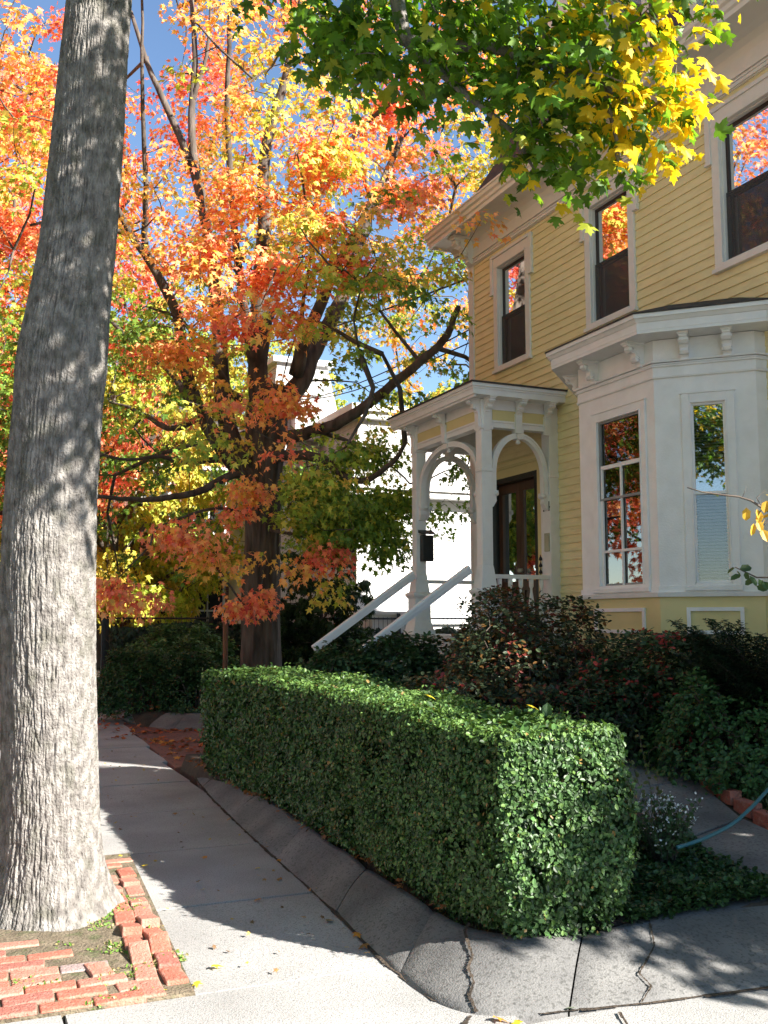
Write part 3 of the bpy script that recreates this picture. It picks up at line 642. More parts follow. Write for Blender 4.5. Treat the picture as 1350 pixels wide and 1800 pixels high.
rf.prism([(5.64, 10.32, 4.485), (XW-.002, 10.32, 4.485), (XW-.002, 12.86, 4.485), (5.64, 12.86, 4.485)], [(6.5, 11.0, 4.66), (XW-.002, 11.0, 4.66), (XW-.002, 12.2, 4.66), (6.5, 12.2, 4.66)])
rf.build('porch_roof', M['shingle'], porch)
# near-side balustrade
for yy in (CY0, CY1):
    for za, zb in ((2.12, 2.17), (1.52, 1.56)): bu = MB(); bu.box(CX+.12, 6.86, yy-.032, yy+.032, za, zb); bu.build('balustrade_rail', M['white'], porch)
for i in range(5):
    q = MB(); q.lathe((CX+.2+i*.15, CY0, 1.56), [(.03, 0), (.03, .05), (.018, .07), (.042, .17), (.038, .25), (.016, .40), (.014, .44), (.028, .47), (.03, .56)], 10); q.build('baluster', M['white'], porch)
# steps
stp = MB(); nst = 6; rise = 1.40/ (nst+1)
for i in range(nst):
    z = 1.42-(i+1)*rise; x1 = 5.84-i*.27; stp.box(x1-.29, x1, 10.78, 12.32, z-.035, z); stp.box(x1-.02, x1+.0, 10.79, 12.31, z+.0, z+rise-.035)
stairs = stp.build('porch_steps', M['deck'], porch)
for y in (10.74, 12.34):
    q = MB(); q.prism([(5.84, y-.02, 1.37), (5.84, y-.02, 1.05), (4.05, y-.02, -.02), (3.95, y-.02, -.02), (3.95, y-.02, .22)], [(5.84, y+.02, 1.37), (5.84, y+.02, 1.05), (4.05, y+.02, -.02), (3.95, y+.02, -.02), (3.95, y+.02, .22)]); q.build('stringer', M['stair'], porch)
    q = MB(); yy = y; a, b = np.array([5.80, yy, 2.25]), np.array([4.36, yy, 1.255])
    d = (b-a)/np.linalg.norm(b-a); upn = np.array([-d[2], 0, d[0]]); upn = upn if upn[2] > 0 else -upn
    for (h0, h1, hw) in ((-.045, .0, .035), (.0, .03, .048), (-.075, -.045, .022)):
        q.prism([a+upn*h0+np.array([0, -hw, 0]), a+upn*h0+np.array([0, hw, 0]), a+upn*h1+np.array([0, hw*.8, 0]), a+upn*h1+np.array([0, -hw*.8, 0])],
                [b+upn*h0+np.array([0, -hw, 0]), b+upn*h0+np.array([0, hw, 0]), b+upn*h1+np.array([0, hw*.8, 0]), b+upn*h1+np.array([0, -hw*.8, 0])])
    q.build('handrail', M['white'], porch, bev=.004)
# door
DF = WALL
dr = MB(); 
dr.box(-DY1, -DY1+.07, -.16, .03, 1.42, DZ1, DF); dr.box(-DY0-.07, -DY0, -.16, .03, 1.42, DZ1, DF); dr.box(-DY1+.07, -DY0-.07, -.16, .03, DZ1-.07, DZ1, DF)
dfm = dr.build('door_frame', M['blackgreen'], house)
for k, (a, b) in enumerate(((-DY1+.07, -(DY0+DY1)/2-.003), (-(DY0+DY1)/2+.003, -DY0-.07))):
    d = MB(); st = .095; n0, n1 = -.13, -.085
    d.box(a, a+st, n0, n1, 1.43, DZ1-.075, DF); d.box(b-st, b, n0, n1, 1.43, DZ1-.075, DF)
    d.box(a+st, b-st, n0, n1-.001, 1.43, 1.66, DF); d.box(a+st, b-st, n0, n1-.001, 2.02, 2.14, DF); d.box(a+st, b-st, n0, n1-.001, DZ1-.2, DZ1-.075, DF)
    d.box(a+st, b-st, n0+.01, n1-.02, 1.66, 2.02, DF); d.box(a+st+.03, b-st-.03, n1-.02, n1-.008, 1.70, 1.98, DF)
    leafd = d.build('door_leaf', M['door'], dfm)
    g = MB(); g.box(a+st, b-st, -.11, -.106, 2.14, DZ1-.2, DF); g.build('door_glass', M['glass2'] if k == 0 else M['glass'], dfm)
    if k: h = MB(); h.tube([WALL[0]+WALL[1]*(a+.045)+WALL[2]*-.085+np.array([0, 0, 2.28]), WALL[0]+WALL[1]*(a+.045)+WALL[2]*-.02+np.array([0, 0, 2.28])], .028, 10); h.build('door_knob', M['brass'], dfm)
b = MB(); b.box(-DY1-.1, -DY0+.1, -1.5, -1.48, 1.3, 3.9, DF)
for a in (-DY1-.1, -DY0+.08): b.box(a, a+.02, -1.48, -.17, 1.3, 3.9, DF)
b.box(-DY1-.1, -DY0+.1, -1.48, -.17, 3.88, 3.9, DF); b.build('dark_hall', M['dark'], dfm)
cs = MB(); cs.box(-DY0, -DY0+.27, .0, .03, 1.42, DZ1+.12, DF); cs.box(-DY1-.10, -DY1, .0, .03, 1.42, DZ1+.12, DF); cs.box(-DY1, -DY0, .0, .028, DZ1+.0, DZ1+.12, DF)
cs.box(-DY1-.12, -DY0+.29, .0, .05, DZ1+.12, DZ1+.155, DF); cs.box(-DY1-.10, -DY0+.27, .0, .04, DZ1+.22, DZ1+.24, DF)
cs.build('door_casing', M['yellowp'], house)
q = MB(); q.box(-DY0+.10, -DY0+.25, .03, .042, 1.42, DZ1+.05, DF); casing = q.build('door_side_board', M['white'], house)
# house number, bell plate, hanging bells
def text(body, size, M4, m, parent, name):
    cu = bpy.data.curves.new(name, 'FONT'); cu.body = body; cu.size = size; cu.extrude = .003; cu.align_x = 'CENTER'; cu.offset = size*.012
    o = bpy.data.objects.new(name+'_t', cu); COL.objects.link(o); bpy.context.view_layer.update()
    me = bpy.data.meshes.new_from_object(o.evaluated_get(bpy.context.evaluated_depsgraph_get())); bpy.data.objects.remove(o)
    me.transform(M4); return link(name, me, m, parent)
# text plane: x -> -Y world, y -> Z, faces -X
RM = Matrix(((0, 0, -1), (-1, 0, 0), (0, 1, 0))).to_4x4()
text('74', .17, Matrix.Translation((6.857, CY0+.015, 2.98)) @ RM, M['label'], house, 'house_number')
q = MB(); q.box(-CY0-.05, -CY0+.05, .14, .158, 2.47, 2.70, DF); q.build('bell_plate', M['brass'], house)
q = MB()
for i in range(7): q.lathe((XW-.06, DY0-.10, 1.86+i*.085), [(.006, 0), (.024, .012), (.02, .035), (.008, .055), (.004, .08)], 8)
q.build('string_of_bells', M['label'], house)
# mailbox on far column
mbx = thing('mailbox', (5.96, 12.37, 2.4), 'dark metal mailbox on the far porch column', 'mailbox')
q = MB(); q.box(5.93, 6.10, 12.30, 12.40, 2.42, 2.78); q.build('box_body', M['iron'], mbx, bev=.01)
q = MB(); q.prism([(5.91, 12.28, 2.79), (6.12, 12.28, 2.79), (6.12, 12.41, 2.82), (5.91, 12.41, 2.82)], [(5.91, 12.28, 2.80), (6.12, 12.28, 2.80), (6.12, 12.41, 2.86), (5.91, 12.41, 2.86)]); q.build('lid', M['iron'], mbx)

# cables from the corner of the house
for i, (z, tgt) in enumerate(((6.75, (300, 600)), (5.95, (420, 700)), (5.75, (440, 690)))):
    a = np.array([6.98, 12.86, z]); b = at(*tgt, D=30); pts = [a+(b-a)*k/14-np.array([0, 0, .5*math.sin(math.pi*k/14)]) for k in range(15)]
    q = MB(); q.tube(pts, .011 if i else .016, 5); tag(q.build('overhead_cable', M['wire']), ['thick black cable running from the top corner of the yellow house', 'thin black cable crossing behind the maple, upper of the lower pair', 'thin black cable crossing behind the maple, lowest of the three'][i], 'cable', 'overhead cables')

# ================================================================== NEIGHBOUR HOUSES
nh = thing('white_house', (12, 25, 0), 'sunlit white house with shingled mansard roof behind the fence and porch', 'house')
c0 = at(627, 1000, D=24); nx, ny = float(c0[0]), float(c0[1]); W_, Dp = 9.0, 7.0
q = MB(); q.box(nx, nx+W_, ny, ny+Dp, -.1, 4.62)
for k in range(40): q.box(nx, nx+W_, ny-.012, ny, .3+k*.11, .3+k*.11+.012)
q.build('wall', M['nwhite'], nh)
q = MB(); q.box(nx-.35, nx+W_+.3, ny-.4, ny+Dp+.3, 4.62, 4.78); q.box(nx-.42, nx+W_+.3, ny-.47, ny+Dp+.3, 4.78, 4.86); q.build('eave', M['nwhite'], nh)
q = MB(); q.prism([(nx-.3, ny-.35, 4.86), (nx+W_, ny-.35, 4.86), (nx+W_, ny+Dp, 4.86), (nx-.3, ny+Dp, 4.86)], [(nx+.1, ny+.1, 6.55), (nx+W_-.3, ny+.1, 6.55), (nx+W_-.3, ny+Dp-.3, 6.55), (nx+.1, ny+Dp-.3, 6.55)]); q.build('mansard_roof', M['nshingle'], nh)
q = MB(); q.box(nx-.12, nx+W_-.1, ny-.12, ny+Dp, 6.55, 6.72); q.box(nx-.22, nx+W_, ny-.22, ny+Dp, 6.72, 6.88); q.build('cornice', M['nwhite'], nh)
c1 = at(612, 720, D=27); tx, ty = float(c1[0]), float(c1[1])
q = MB(); q.prism([(tx-2.3, ty, 5), (tx+.25, ty, 5), (tx+.25, ty+4, 5), (tx-2.3, ty+4, 5)], [(tx-1.8, ty+.7, 8.6), (tx-.35, ty+.7, 8.6), (tx-.35, ty+3.3, 8.6), (tx-1.8, ty+3.3, 8.6)]); q.build('tower_roof', M['nshingle'], nh)
q = MB(); q.box(tx-2.2, tx+.15, ty+.1, ty+3.9, -.1, 5.0); q.build('tower_wall', M['nwhite'], nh)
q = MB(); q.box(tx-1.95, tx-.2, ty+.55, ty+3.45, 8.6, 8.75); q.build('tower_cornice', M['nwhite'], nh)
q = MB(); q.box(tx-1.5, tx-.8, ty-.0, ty+1, 6.4, 7.6); q.prism([(tx-1.62, ty-.1, 7.6), (tx-.68, ty-.1, 7.6), (tx-1.15, ty-.1, 8.1)], [(tx-1.62, ty+1, 7.6), (tx-.68, ty+1, 7.6), (tx-1.15, ty+1, 8.1)]); q.build('dormer', M['nwhite'], nh)
for x in (nx+5.5,):
    q = MB(); q.box(x-.06, x+.96, ny-.03, ny-.012, 1.9, 3.7); wf = q.build('window', M['trim'], nh)
    q = MB(); q.box(x, x+.9, ny-.04, ny-.03, 1.96, 3.64); q.build('pane', M['darkframe'], nh)
q = MB(); q.box(nx-.1, nx+1.3, ny-1.2, ny-.02, 0, 1.75); q.box(nx-.15, nx+1.35, ny-1.25, ny-.02, 1.75, 1.82); q.build('bulkhead', M['nwhite'], nh)
bh = thing('brick_house', (6, 34, 0), 'dark red brick house with white window frames behind the left hedge', 'house')
q = MB(); q.box(-1, 9.2, 33, 42, 0, 8); q.build('wall', M['nbrick'], bh)
q = MB(); q.prism([(-1.4, 32.6, 8), (9.6, 32.6, 8), (9.6, 42.4, 8), (-1.4, 42.4, 8)], [(1.5, 36, 10.5), (6.5, 36, 10.5), (6.5, 39, 10.5), (1.5, 39, 10.5)]); q.build('roof', M['shingle'], bh)
for i in range(5):
    for z in (.9, 4.6):
        x = -.2+i*1.9; q = MB(); q.box(x-.1, x+1.1, 32.94, 33, z-.1, z+2.2); wf = q.build('window', M['nwhite'], bh)
        q = MB(); q.box(x, x+.47, 32.92, 32.94, z, z+1.02); q.box(x+.53, x+1, 32.92, 32.94, z, z+1.02); q.box(x, x+.47, 32.92, 32.94, z+1.08, z+2.1); q.box(x+.53, x+1, 32.92, 32.94, z+1.08, z+2.1); q.build('pane', M['dark'], bh)
q = MB(); q.box(7.2, 7.32, 32.2, 32.32, 0, 3.2); q.box(5.5, 9.2, 32.15, 33, 3.2, 3.35); q.build('side_porch', M['nwhite'], bh)

# ================================================================== FENCE
fn = thing('iron_fence', (6, 21, 0), 'low black iron fence with ivy behind the maple and the porch', 'fence')
q = MB(); FY = 21.0
q.tube([(2.9, FY, 1.66), (14, FY, 1.66)], .022, 6); q.tube([(2.9, FY, .45), (14, FY, .45)], .018, 6); q.build('rail', M['iron'], fn)
q = MB()
for i in range(100): q.tube([(2.95+i*.11, FY, .2), (2.95+i*.11, FY, 1.70)], .007, 4)
tag(q.build('picket', M['iron'], fn), kind='stuff')
for i in range(6): q = MB(); q.box(2.9+i*2.2-.03, 2.9+i*2.2+.03, FY-.03, FY+.03, .0, 1.78); q.build('fence_post', M['iron'], fn)
gt2 = thing('iron_gate', (2.9, 18.6, 0), 'tall dark iron gate at the far end of the sidewalk left of the bushes', 'gate')
q = MB()
for i in range(9): q.tube([(2.15+i*.1, 21.6, .03), (2.15+i*.1, 21.6, 1.6)], .012, 5)
q.box(2.1, 3.0, 21.58, 21.62, .15, .19); q.box(2.1, 3.0, 21.58, 21.62, 1.5, 1.54); q.build('gate_panel', M['iron'], gt2)
for x in (2.06, 3.04): q = MB(); q.box(x-.05, x+.05, 21.55, 21.65, 0, 1.72); q.build('gate_post', M['iron'], gt2)
st = thing('wooden_stake', tuple(at(395, 1165, D=15.5)), 'thin rust brown wooden stake standing left of the maple trunk', 'stake')
p = at(395, 1165, D=15.5); q = MB(); q.tube([(p[0], p[1], .1), (p[0]+.01, p[1], 1.0), (p[0], p[1], 1.75)], [.045, .042, .04], 7); q.build('pole', M['copper'], st)
q = MB(); q.lathe((p[0], p[1], 1.75), [(.04, 0), (.05, .01), (.035, .03), (.0, .04)], 7); q.build('cap', M['copper'], st)
M['bough'] = leafmat('bough_leaf', .5, .45, .4, (1.35, 1.3, .5))
# ================================================================== LEFT STREET TREE
TR = thing('street_tree', (.5, 5.5, 0), 'tall street tree with furrowed grey bark standing in the brick pit', 'tree')
ctrl = [(88, 1650, .275), (88, 1560, .265), (88, 1400, .262), (86, 1200, .258), (86, 1000, .255), (92, 850, .246), (104, 700, .242), (114, 600, .240), (128, 500, .220), (141, 400, .208), (150, 300, .198), (159, 200, .190), (166, 100, .183), (174, 0, .178)]
tp = np.array([at(a, b, D=5.5) for a, b, c in ctrl]); tr = np.array([c*.955 for *_, c in ctrl])
# continue the trunk above the view
ext = tp[-1]+(tp[-1]-tp[-3])*np.array([[.8], [1.6], [2.4]])
tp = np.vstack([tp, ext]); tr = np.r_[tr, .172, .165, .16]
tp = np.vstack([[tp[0][0], tp[0][1], -.05], tp]); tr = np.r_[.28, tr]
NZ, NA = 940, 420; zz = np.linspace(-.05, tp[-1][2], NZ)
cx = np.interp(zz, tp[:, 2], tp[:, 0]); cy = np.interp(zz, tp[:, 2], tp[:, 1]); rr = np.interp(zz, tp[:, 2], tr)
k_ = np.ones(25)/25; cx = np.convolve(np.pad(cx, 12, 'edge'), k_, 'valid'); cy = np.convolve(np.pad(cy, 12, 'edge'), k_, 'valid'); rr = np.convolve(np.pad(rr, 12, 'edge'), k_, 'valid')
th = np.linspace(0, 2*math.pi, NA, endpoint=False); TH, ZZ = np.meshgrid(th, zz)
def cyl(f, g, s, o=1, ph=0.0):      # seamless noise round the trunk
    return fbm(np.stack([np.cos(TH+ph)*f, np.sin(TH+ph)*f, ZZ*g], -1), s, o)
warp = cyl(2.0, 2.5, 31, 2)*.06
def cylw(f, g, s, o=1): return fbm(np.stack([np.cos(TH+warp)*f, np.sin(TH+warp)*f, ZZ*g+warp], -1), s, o)
r1 = np.abs(cylw(19, 4.4, 41)+.25*cylw(30, 18, 43)); r2_ = np.abs(cylw(34, 13, 47)+.2*cylw(40, 40, 49)); fine = cylw(45, 24, 53, 2)
ridge = np.clip(r1*3.2, 0, 1)**.55; ridge2 = np.clip(r2_*3.0, 0, 1)**.6
low = np.clip(1.1-ZZ*.04, .9, 1.0)
dsp = (.0125*ridge+.0075*ridge2-.016+.003*fine)*low
flare = np.exp(-np.maximum(ZZ, 0)/.18)*(.085+.06*np.maximum(0, np.sin(TH*4+1.1+.6*np.sin(TH*2)))**2)+np.exp(-np.maximum(ZZ, 0)/.5)*.02
dsp = dsp+flare+.010*cyl(1.5, 1.2, 61, 2)
bul = at(70, 585, D=5.4); dsp += .010*np.exp(-((ZZ-3.0)/.16)**2)*(1+.5*np.sin(TH*7))
RR = rr[:, None]+dsp
P_ = np.stack([cx[:, None]+RR*np.cos(TH), cy[:, None]+RR*np.sin(TH), ZZ], -1)
grid_mesh('trunk', P_, M['bark'], TR, closeU=True)
top = tp[-1]; limbs = [([top-np.array([0, 0, .3]), top+np.array([.1, 0, .8]), top+np.array([.0, .3, 2.2]), top+np.array([.2, .2, 3.6])], [.16, .14, .11, .07]),
 ([top-np.array([0, 0, .2]), top+np.array([-.7, .1, .9]), top+np.array([-1.8, .4, 2.0]), top+np.array([-2.4, .6, 3.0])], [.12, .10, .07, .04]),
 ([top-np.array([0, 0, .3]), top+np.array([.5, -.8, .5]), top+np.array([1.0, -2.0, 1.0]), top+np.array([1.3, -3.4, 1.4])], [.12, .09, .07, .04])]
b1 = [top-np.array([0, 0, .9]), np.array([1.35, 5.2, 5.9]), at(690, -40, D=5.4), at(712, 70, D=5.3), at(770, 85, D=5.2), at(850, 78, D=5.1), at(950, 110, D=4.9), at(1060, 150, D=4.75), at(1130, 200, D=4.7)]
limbs.append((b1, [.08, .07, .05, .04, .035, .03, .022, .015, .008]))
limbs.append(([np.array([1.35, 5.2, 5.9]), np.array([2.2, 4.0, 5.4]), np.array([3.1, 3.0, 5.2]), np.array([4.0, 2.6, 5.0])], [.06, .045, .03, .012]))
limbs.append(([at(712, 70, D=5.3), at(800, 150, D=5.1), at(900, 230, D=5.0), at(940, 300, D=5.0)], [.03, .02, .013, .006]))
limbs.append(([at(1060, 150, D=4.75), at(1085, 250, D=4.7), at(1090, 320, D=4.7)], [.013, .009, .005]))
lm = MB()
for p, r in limbs: lm.tube(p, r, 8)
def blob(c, R, n, hollow=0):
    u = norm(rnd(n)); r = RNG.uniform(hollow, 1, n)**(1/2.2); return np.array(c)+u*r[:, None]*np.array(R)
# leaf masses of the overhanging bough, as seen from the pavement
masses = [((450, -35), 5.9, .34, 9, 0), ((560, 10), 5.6, .34, 15, 0), ((640, 30), 5.5, .42, 28, 0), ((620, 100), 5.6, .28, 14, 0), ((560, 80), 5.7, .22, 8, 0), ((720, 110), 5.3, .36, 26, 0), ((740, 10), 5.4, .42, 28, .4), ((820, 60), 5.2, .40, 28, .8), ((830, 150), 5.1, .26, 15, .4),
          ((900, 30), 5.1, .42, 28, .8), ((900, 150), 5.0, .32, 22, .6), ((960, 110), 4.95, .36, 24, .7), ((960, 220), 4.95, .27, 18, .7), ((925, 290), 4.95, .17, 9, .8), ((1010, 40), 4.9, .36, 22, 1.2), ((1030, 160), 4.8, .34, 24, .9), ((1010, 270), 4.85, .18, 10, .8),
          ((1110, 130), 4.7, .27, 20, 2.5), ((1150, 160), 4.65, .19, 13, 3.0), ((1130, 220), 4.7, .17, 10, 2.2), ((1085, 290), 4.7, .13, 9, 1.0), ((1110, 60), 4.75, .22, 12, 1.6), ((1225, 15), 4.9, .17, 6, 1.3), ((1190, -20), 4.8, .2, 6, 1.6), ((1090, -40), 4.8, .3, 10, 2)]
att, tv = [], []
for (px_, py_), D_, R_, n_, t_ in masses:
    n_ = max(4, int(n_*.62)); py_ -= 14
    a = blob(at(px_, py_, D=D_), (R_*.9, R_*.9, R_*.55), n_); att.append(a); tv.append(np.full(n_, t_))
cr = [((1.2, 4.4, 6.6), (1.6, 1.7, .9), 70), ((.2, 5.2, 8.2), (2.2, 2.2, 1.4), 110), ((2.1, 2.6, 6.1), (1.5, 1.3, .7), 50), ((-1.6, 6.0, 7.6), (1.6, 1.7, 1.2), 60), ((.2, 6.4, 6.9), (1.8, 1.6, .9), 50)]
for c, R_, n_ in cr: a = blob(c, R_, n_); att.append(a); tv.append(np.full(len(a), .8)+RNG.normal(size=len(a))*.6)
crH = blob((.4, 5.5, 11.2), (5.6, 5.4, 1.9), 420)  # high crown layer above the view, added to block sky over the sidewalk
# lower leaves near the trunk on the sunny side: they throw the dapple on the bark
for c, R_, n_ in (((2.15, 3.1, 5.05), (.8, .9, .40), 60), ((2.9, 2.1, 5.1), (.9, .8, .42), 60), ((2.4, 2.6, 5.8), (1.1, 1.0, .5), 80), ((2.3, 2.9, 6.8), (1.3, 1.2, .6), 80)):
    a = blob(c, R_, n_); att.append(a); tv.append(np.full(len(a), .8))
nlow = sum(len(a) for a in att); att.append(crH); tv.append(np.full(len(crH), .8)); att = np.vstack(att); tv = np.concatenate(tv)
grow(limbs, att, lm, (.02, .012, .006), (30, 120))
lm.build('limbs', M['bark'], TR)
outw = norm(att-np.array([.6, 5.4, 5.0]))
Rs = np.where(np.arange(len(att)) < nlow, .19, .5); P, N, T, idx = spray(att, outw, 11, Rs, 1.1)
t_ = tv[idx]+RNG.normal(size=len(P))*.35
yel = RNG.uniform(size=len(P)) < np.clip((tv[idx]-.7)*.36+.04, 0, .82)
C = np.array([(.09, .20, .026)])*(1+.35*RNG.normal(size=(len(P), 1))).clip(.5, 1.8); gl = RNG.uniform(size=len(P))
C = np.where((gl < .30)[:, None], np.array([(.16, .30, .03)]), C); C = np.where((gl > .9)[:, None], np.array([(.33, .38, .04)]), C); C = np.where(yel[:, None], np.array([(.80, .58, .03)])*(1-.25*RNG.uniform(size=(len(P), 1))), C)
ok = pix(P)[2] > 1.2
Sz = RNG.uniform(.045, .095, len(P))*np.where(idx < nlow, 1, 3.0); leaves('crown', P[ok], N[ok], T[ok], Sz[ok], T_HI, C[ok], M['bough'], TR)

# ================================================================== THE BIG MAPLE
MP = thing('orange_maple', (4.92, 16.4, .2), 'big maple in orange, red and yellow autumn leaf beside the porch', 'tree')
def L(px_, D0, D1, r0, r1):
    n = len(px_); k = np.linspace(0, 1, n); return [at(a, b, D=D0+(D1-D0)*t) for (a, b), t in zip(px_, k)], list((r0+(r1-r0)*k)*.82)
tpts = [(458, 1240), (458, 1180), (459, 1090), (461, 1000), (462, 920), (463, 850), (466, 780), (470, 720), (476, 680)]
trr = [.42, .36, .315, .30, .295, .30, .34, .36, .28]
tp_ = np.array([at(a, b, D=17) for a, b in tpts]); NZ, NA = 260, 120
zz = np.linspace(tp_[0][2], tp_[-1][2], NZ); cx = np.interp(zz, tp_[:, 2], tp_[:, 0]); cy = np.interp(zz, tp_[:, 2], tp_[:, 1]); rr = np.interp(zz, tp_[:, 2], trr)
th = np.linspace(0, 2*math.pi, NA, endpoint=False); TH, ZZ = np.meshgrid(th, zz)
dsp = .05*np.abs(fbm(np.stack([np.cos(TH)*3.2, np.sin(TH)*3.2, ZZ*.5], -1), 71, 2))*1.6+.02*np.abs(fbm(np.stack([np.cos(TH)*8, np.sin(TH)*8, ZZ*1.5], -1), 72, 2))-.03
P_ = np.stack([cx[:, None]+(rr[:, None]+dsp)*np.cos(TH), cy[:, None]+(rr[:, None]+dsp)*np.sin(TH), ZZ], -1)
grid_mesh('trunk', P_, M['mbark'], MP, closeU=True)
ML = [L([(452, 850), (407, 812), (383, 775), (359, 742), (340, 698), (320, 626), (316, 559), (277, 482), (229, 410), (180, 320), (130, 230)], 16.9, 14.5, .20, .03),
      L([(316, 559), (290, 510), (254, 441), (255, 380), (259, 332), (251, 207), (249, 104), (250, -60)], 16.0, 14.2, .09, .02),
      L([(440, 810), (412, 790), (398, 740), (390, 689), (388, 617), (384, 570), (373, 467), (358, 363), (337, 285), (290, 181), (259, 114), (230, 20)], 16.8, 17.5, .22, .04),
      L([(358, 363), (345, 300), (337, 249), (337, 181), (345, 104), (337, 0), (330, -120)], 17.4, 18.2, .11, .04), L([(337, 181), (350, 140), (363, 104), (370, 26), (372, -80)], 17.8, 17.8, .06, .02),
      L([(466, 730), (455, 689), (452, 640), (455, 593), (458, 496), (462, 430), (467, 389), (461, 285), (480, 210), (498, 155), (524, 41), (540, -80)], 17.0, 16.2, .24, .05),
      L([(452, 660), (441, 617), (432, 560), (426, 520), (415, 441), (404, 311), (399, 181), (404, 52), (410, -80)], 16.9, 15.2, .12, .03),
      L([(475, 740), (505, 700), (532, 670), (545, 630), (566, 593), (604, 520), (620, 470), (633, 429), (653, 363), (695, 270), (735, 160)], 17.0, 18.6, .25, .05),
      L([(520, 660), (537, 593), (571, 520), (585, 472), (610, 440), (640, 380), (680, 300)], 17.2, 15.8, .16, .04),
      L([(480, 770), (510, 768), (542, 761), (576, 752), (609, 737), (662, 699), (710, 660), (768, 612), (790, 585), (797, 559), (806, 540)], 16.9, 15.0, .15, .05),
      L([(480, 805), (500, 800), (540, 800), (576, 809), (590, 825), (605, 840), (633, 848), (667, 833), (696, 809), (712, 780)], 16.8, 14.6, .12, .035),
      L([(458, 640), (470, 560), (500, 480), (540, 400), (575, 320), (600, 220), (640, 100)], 17.0, 18.4, .14, .03),
      L([(448, 835), (407, 833), (362, 860), (320, 872), (260, 878), (200, 877), (140, 860)], 16.9, 14.0, .10, .025),
      L([(420, 812), (377, 808), (345, 812), (319, 812), (280, 800), (230, 810), (180, 800)], 16.9, 15.5, .08, .02),
      L([(360, 742), (330, 700), (300, 650), (250, 620), (205, 575), (150, 520)], 16.7, 18.0, .10, .03),
      L([(420, 700), (404, 690), (380, 640), (345, 600), (320, 560), (260, 540)], 16.6, 14.8, .09, .02),
      L([(560, 760), (600, 770), (640, 790), (680, 812), (720, 850)], 16.6, 15.8, .05, .015), L([(455, 900), (430, 905), (390, 890), (330, 905), (270, 930)], 16.8, 14.2, .05, .015),
      L([(470, 930), (520, 940), (570, 950), (620, 970)], 16.8, 15.0, .04, .012), L([(380, 720), (300, 760), (240, 720), (170, 700)], 16.9, 19, .08, .03)]
lm = MB()
for p, r in ML:
    # smooth the polyline
    p = np.array(p); s = np.arange(len(p)); t = np.linspace(0, len(p)-1, len(p)*3); q = np.stack([np.interp(t, s, p[:, k]) for k in range(3)], 1)
    q[1:-1] = (q[:-2]+q[1:-1]*2+q[2:])/4; q[1:-1] += rnd(len(q)-2)*.006; lm.tube(list(q), list(np.interp(t, s, r)), 9)
TB = np.array([4.92, 16.4, 0.])
LAT = np.array([RT[0], RT[1], 0]); DEP = np.array([FW[0], FW[1], 0])/math.cos(PIT)
def crown_pts(n):
    out = []
    while len(out) < n:
        k = 6000; u = RNG.uniform(-7.2, 5.0, k); v = RNG.uniform(-5.2, 5.0, k); z = RNG.uniform(1.9, 14.5, k)
        R = np.interp(z, [1.9, 3, 5, 8, 11, 13, 14.5], [4.6, 5.2, 5.8, 6.2, 5.6, 4.4, 2.6]); e = np.sqrt((u/np.where(u < 0, R*1.12, R*.86))**2+(v/R/.92)**2)
        P = TB+u[:, None]*LAT+v[:, None]*DEP+np.stack([z*0, z*0, z], 1)
        zmin = 3.0+1.2*fbm(np.stack([u*.5, v*.5, u*0], 1), 81)+np.where(u < -1.0, -.75, 0)+np.where(u > 1.5, .45*(u-1.5)*0, 0)
        nz = fbm(P*.62, 83, 2); keep = (e < 1+.12*nz) & (RNG.uniform(size=k) < (.25+.75*e**1.5)*np.where((z < 4.2) & (u < .5), .34, 1)) & (z > zmin) & (nz > -.07-.1*(z < 6))
        keep &= ~((P[:, 0] > 6.3) & (P[:, 1] < 13.4)); x_, y_, d_ = pix(P)
        keep &= ~((d_ < 15.2) & (x_ > 655) & (y_ > 600)); keep &= ~((x_ > 600) & (y_ > 1040)) & ~((y_ > 1035) & (x_ > 330) & (x_ < 385))
        keep &= ~((x_ > 660) & (y_ > 930)); keep &= ~((x_ > 430) & (x_ < 500) & (d_ < 17) & (y_ > 700) & (RNG.uniform(size=k) < .85))
        keep &= ~((x_ > 500) & (x_ < 640) & (y_ > 640) & (y_ < 780) & (RNG.uniform(size=k) < .7))
        out += list(np.c_[P, u, v, e][keep])
    return np.array(out[:n])
CP = crown_pts(1180)
def tint(u, v, z, e, P):
    n = fbm(P*.55, 91, 2)*3.4; near = np.clip(-v/3, -1, 1.2)
    t = 1.6+.34*(z-6.3)+n*1.3+.9*near*e+.7*(e-.7)-.0
    t = t+np.where(u < -3.5, .55, 0)*(z > 6)+np.where((u > .8) & (z < 6), -.9, 0)+np.where((u < -1) & (z > 3.6) & (z < 7), -1.4, 0)+np.where(z > 8.2, .3, 0)
    t = t-np.where((z < 4.2) & (u < .3), 1.1, 0)
    return t
tt = tint(CP[:, 3], CP[:, 4], CP[:, 2], CP[:, 5], CP[:, :3])
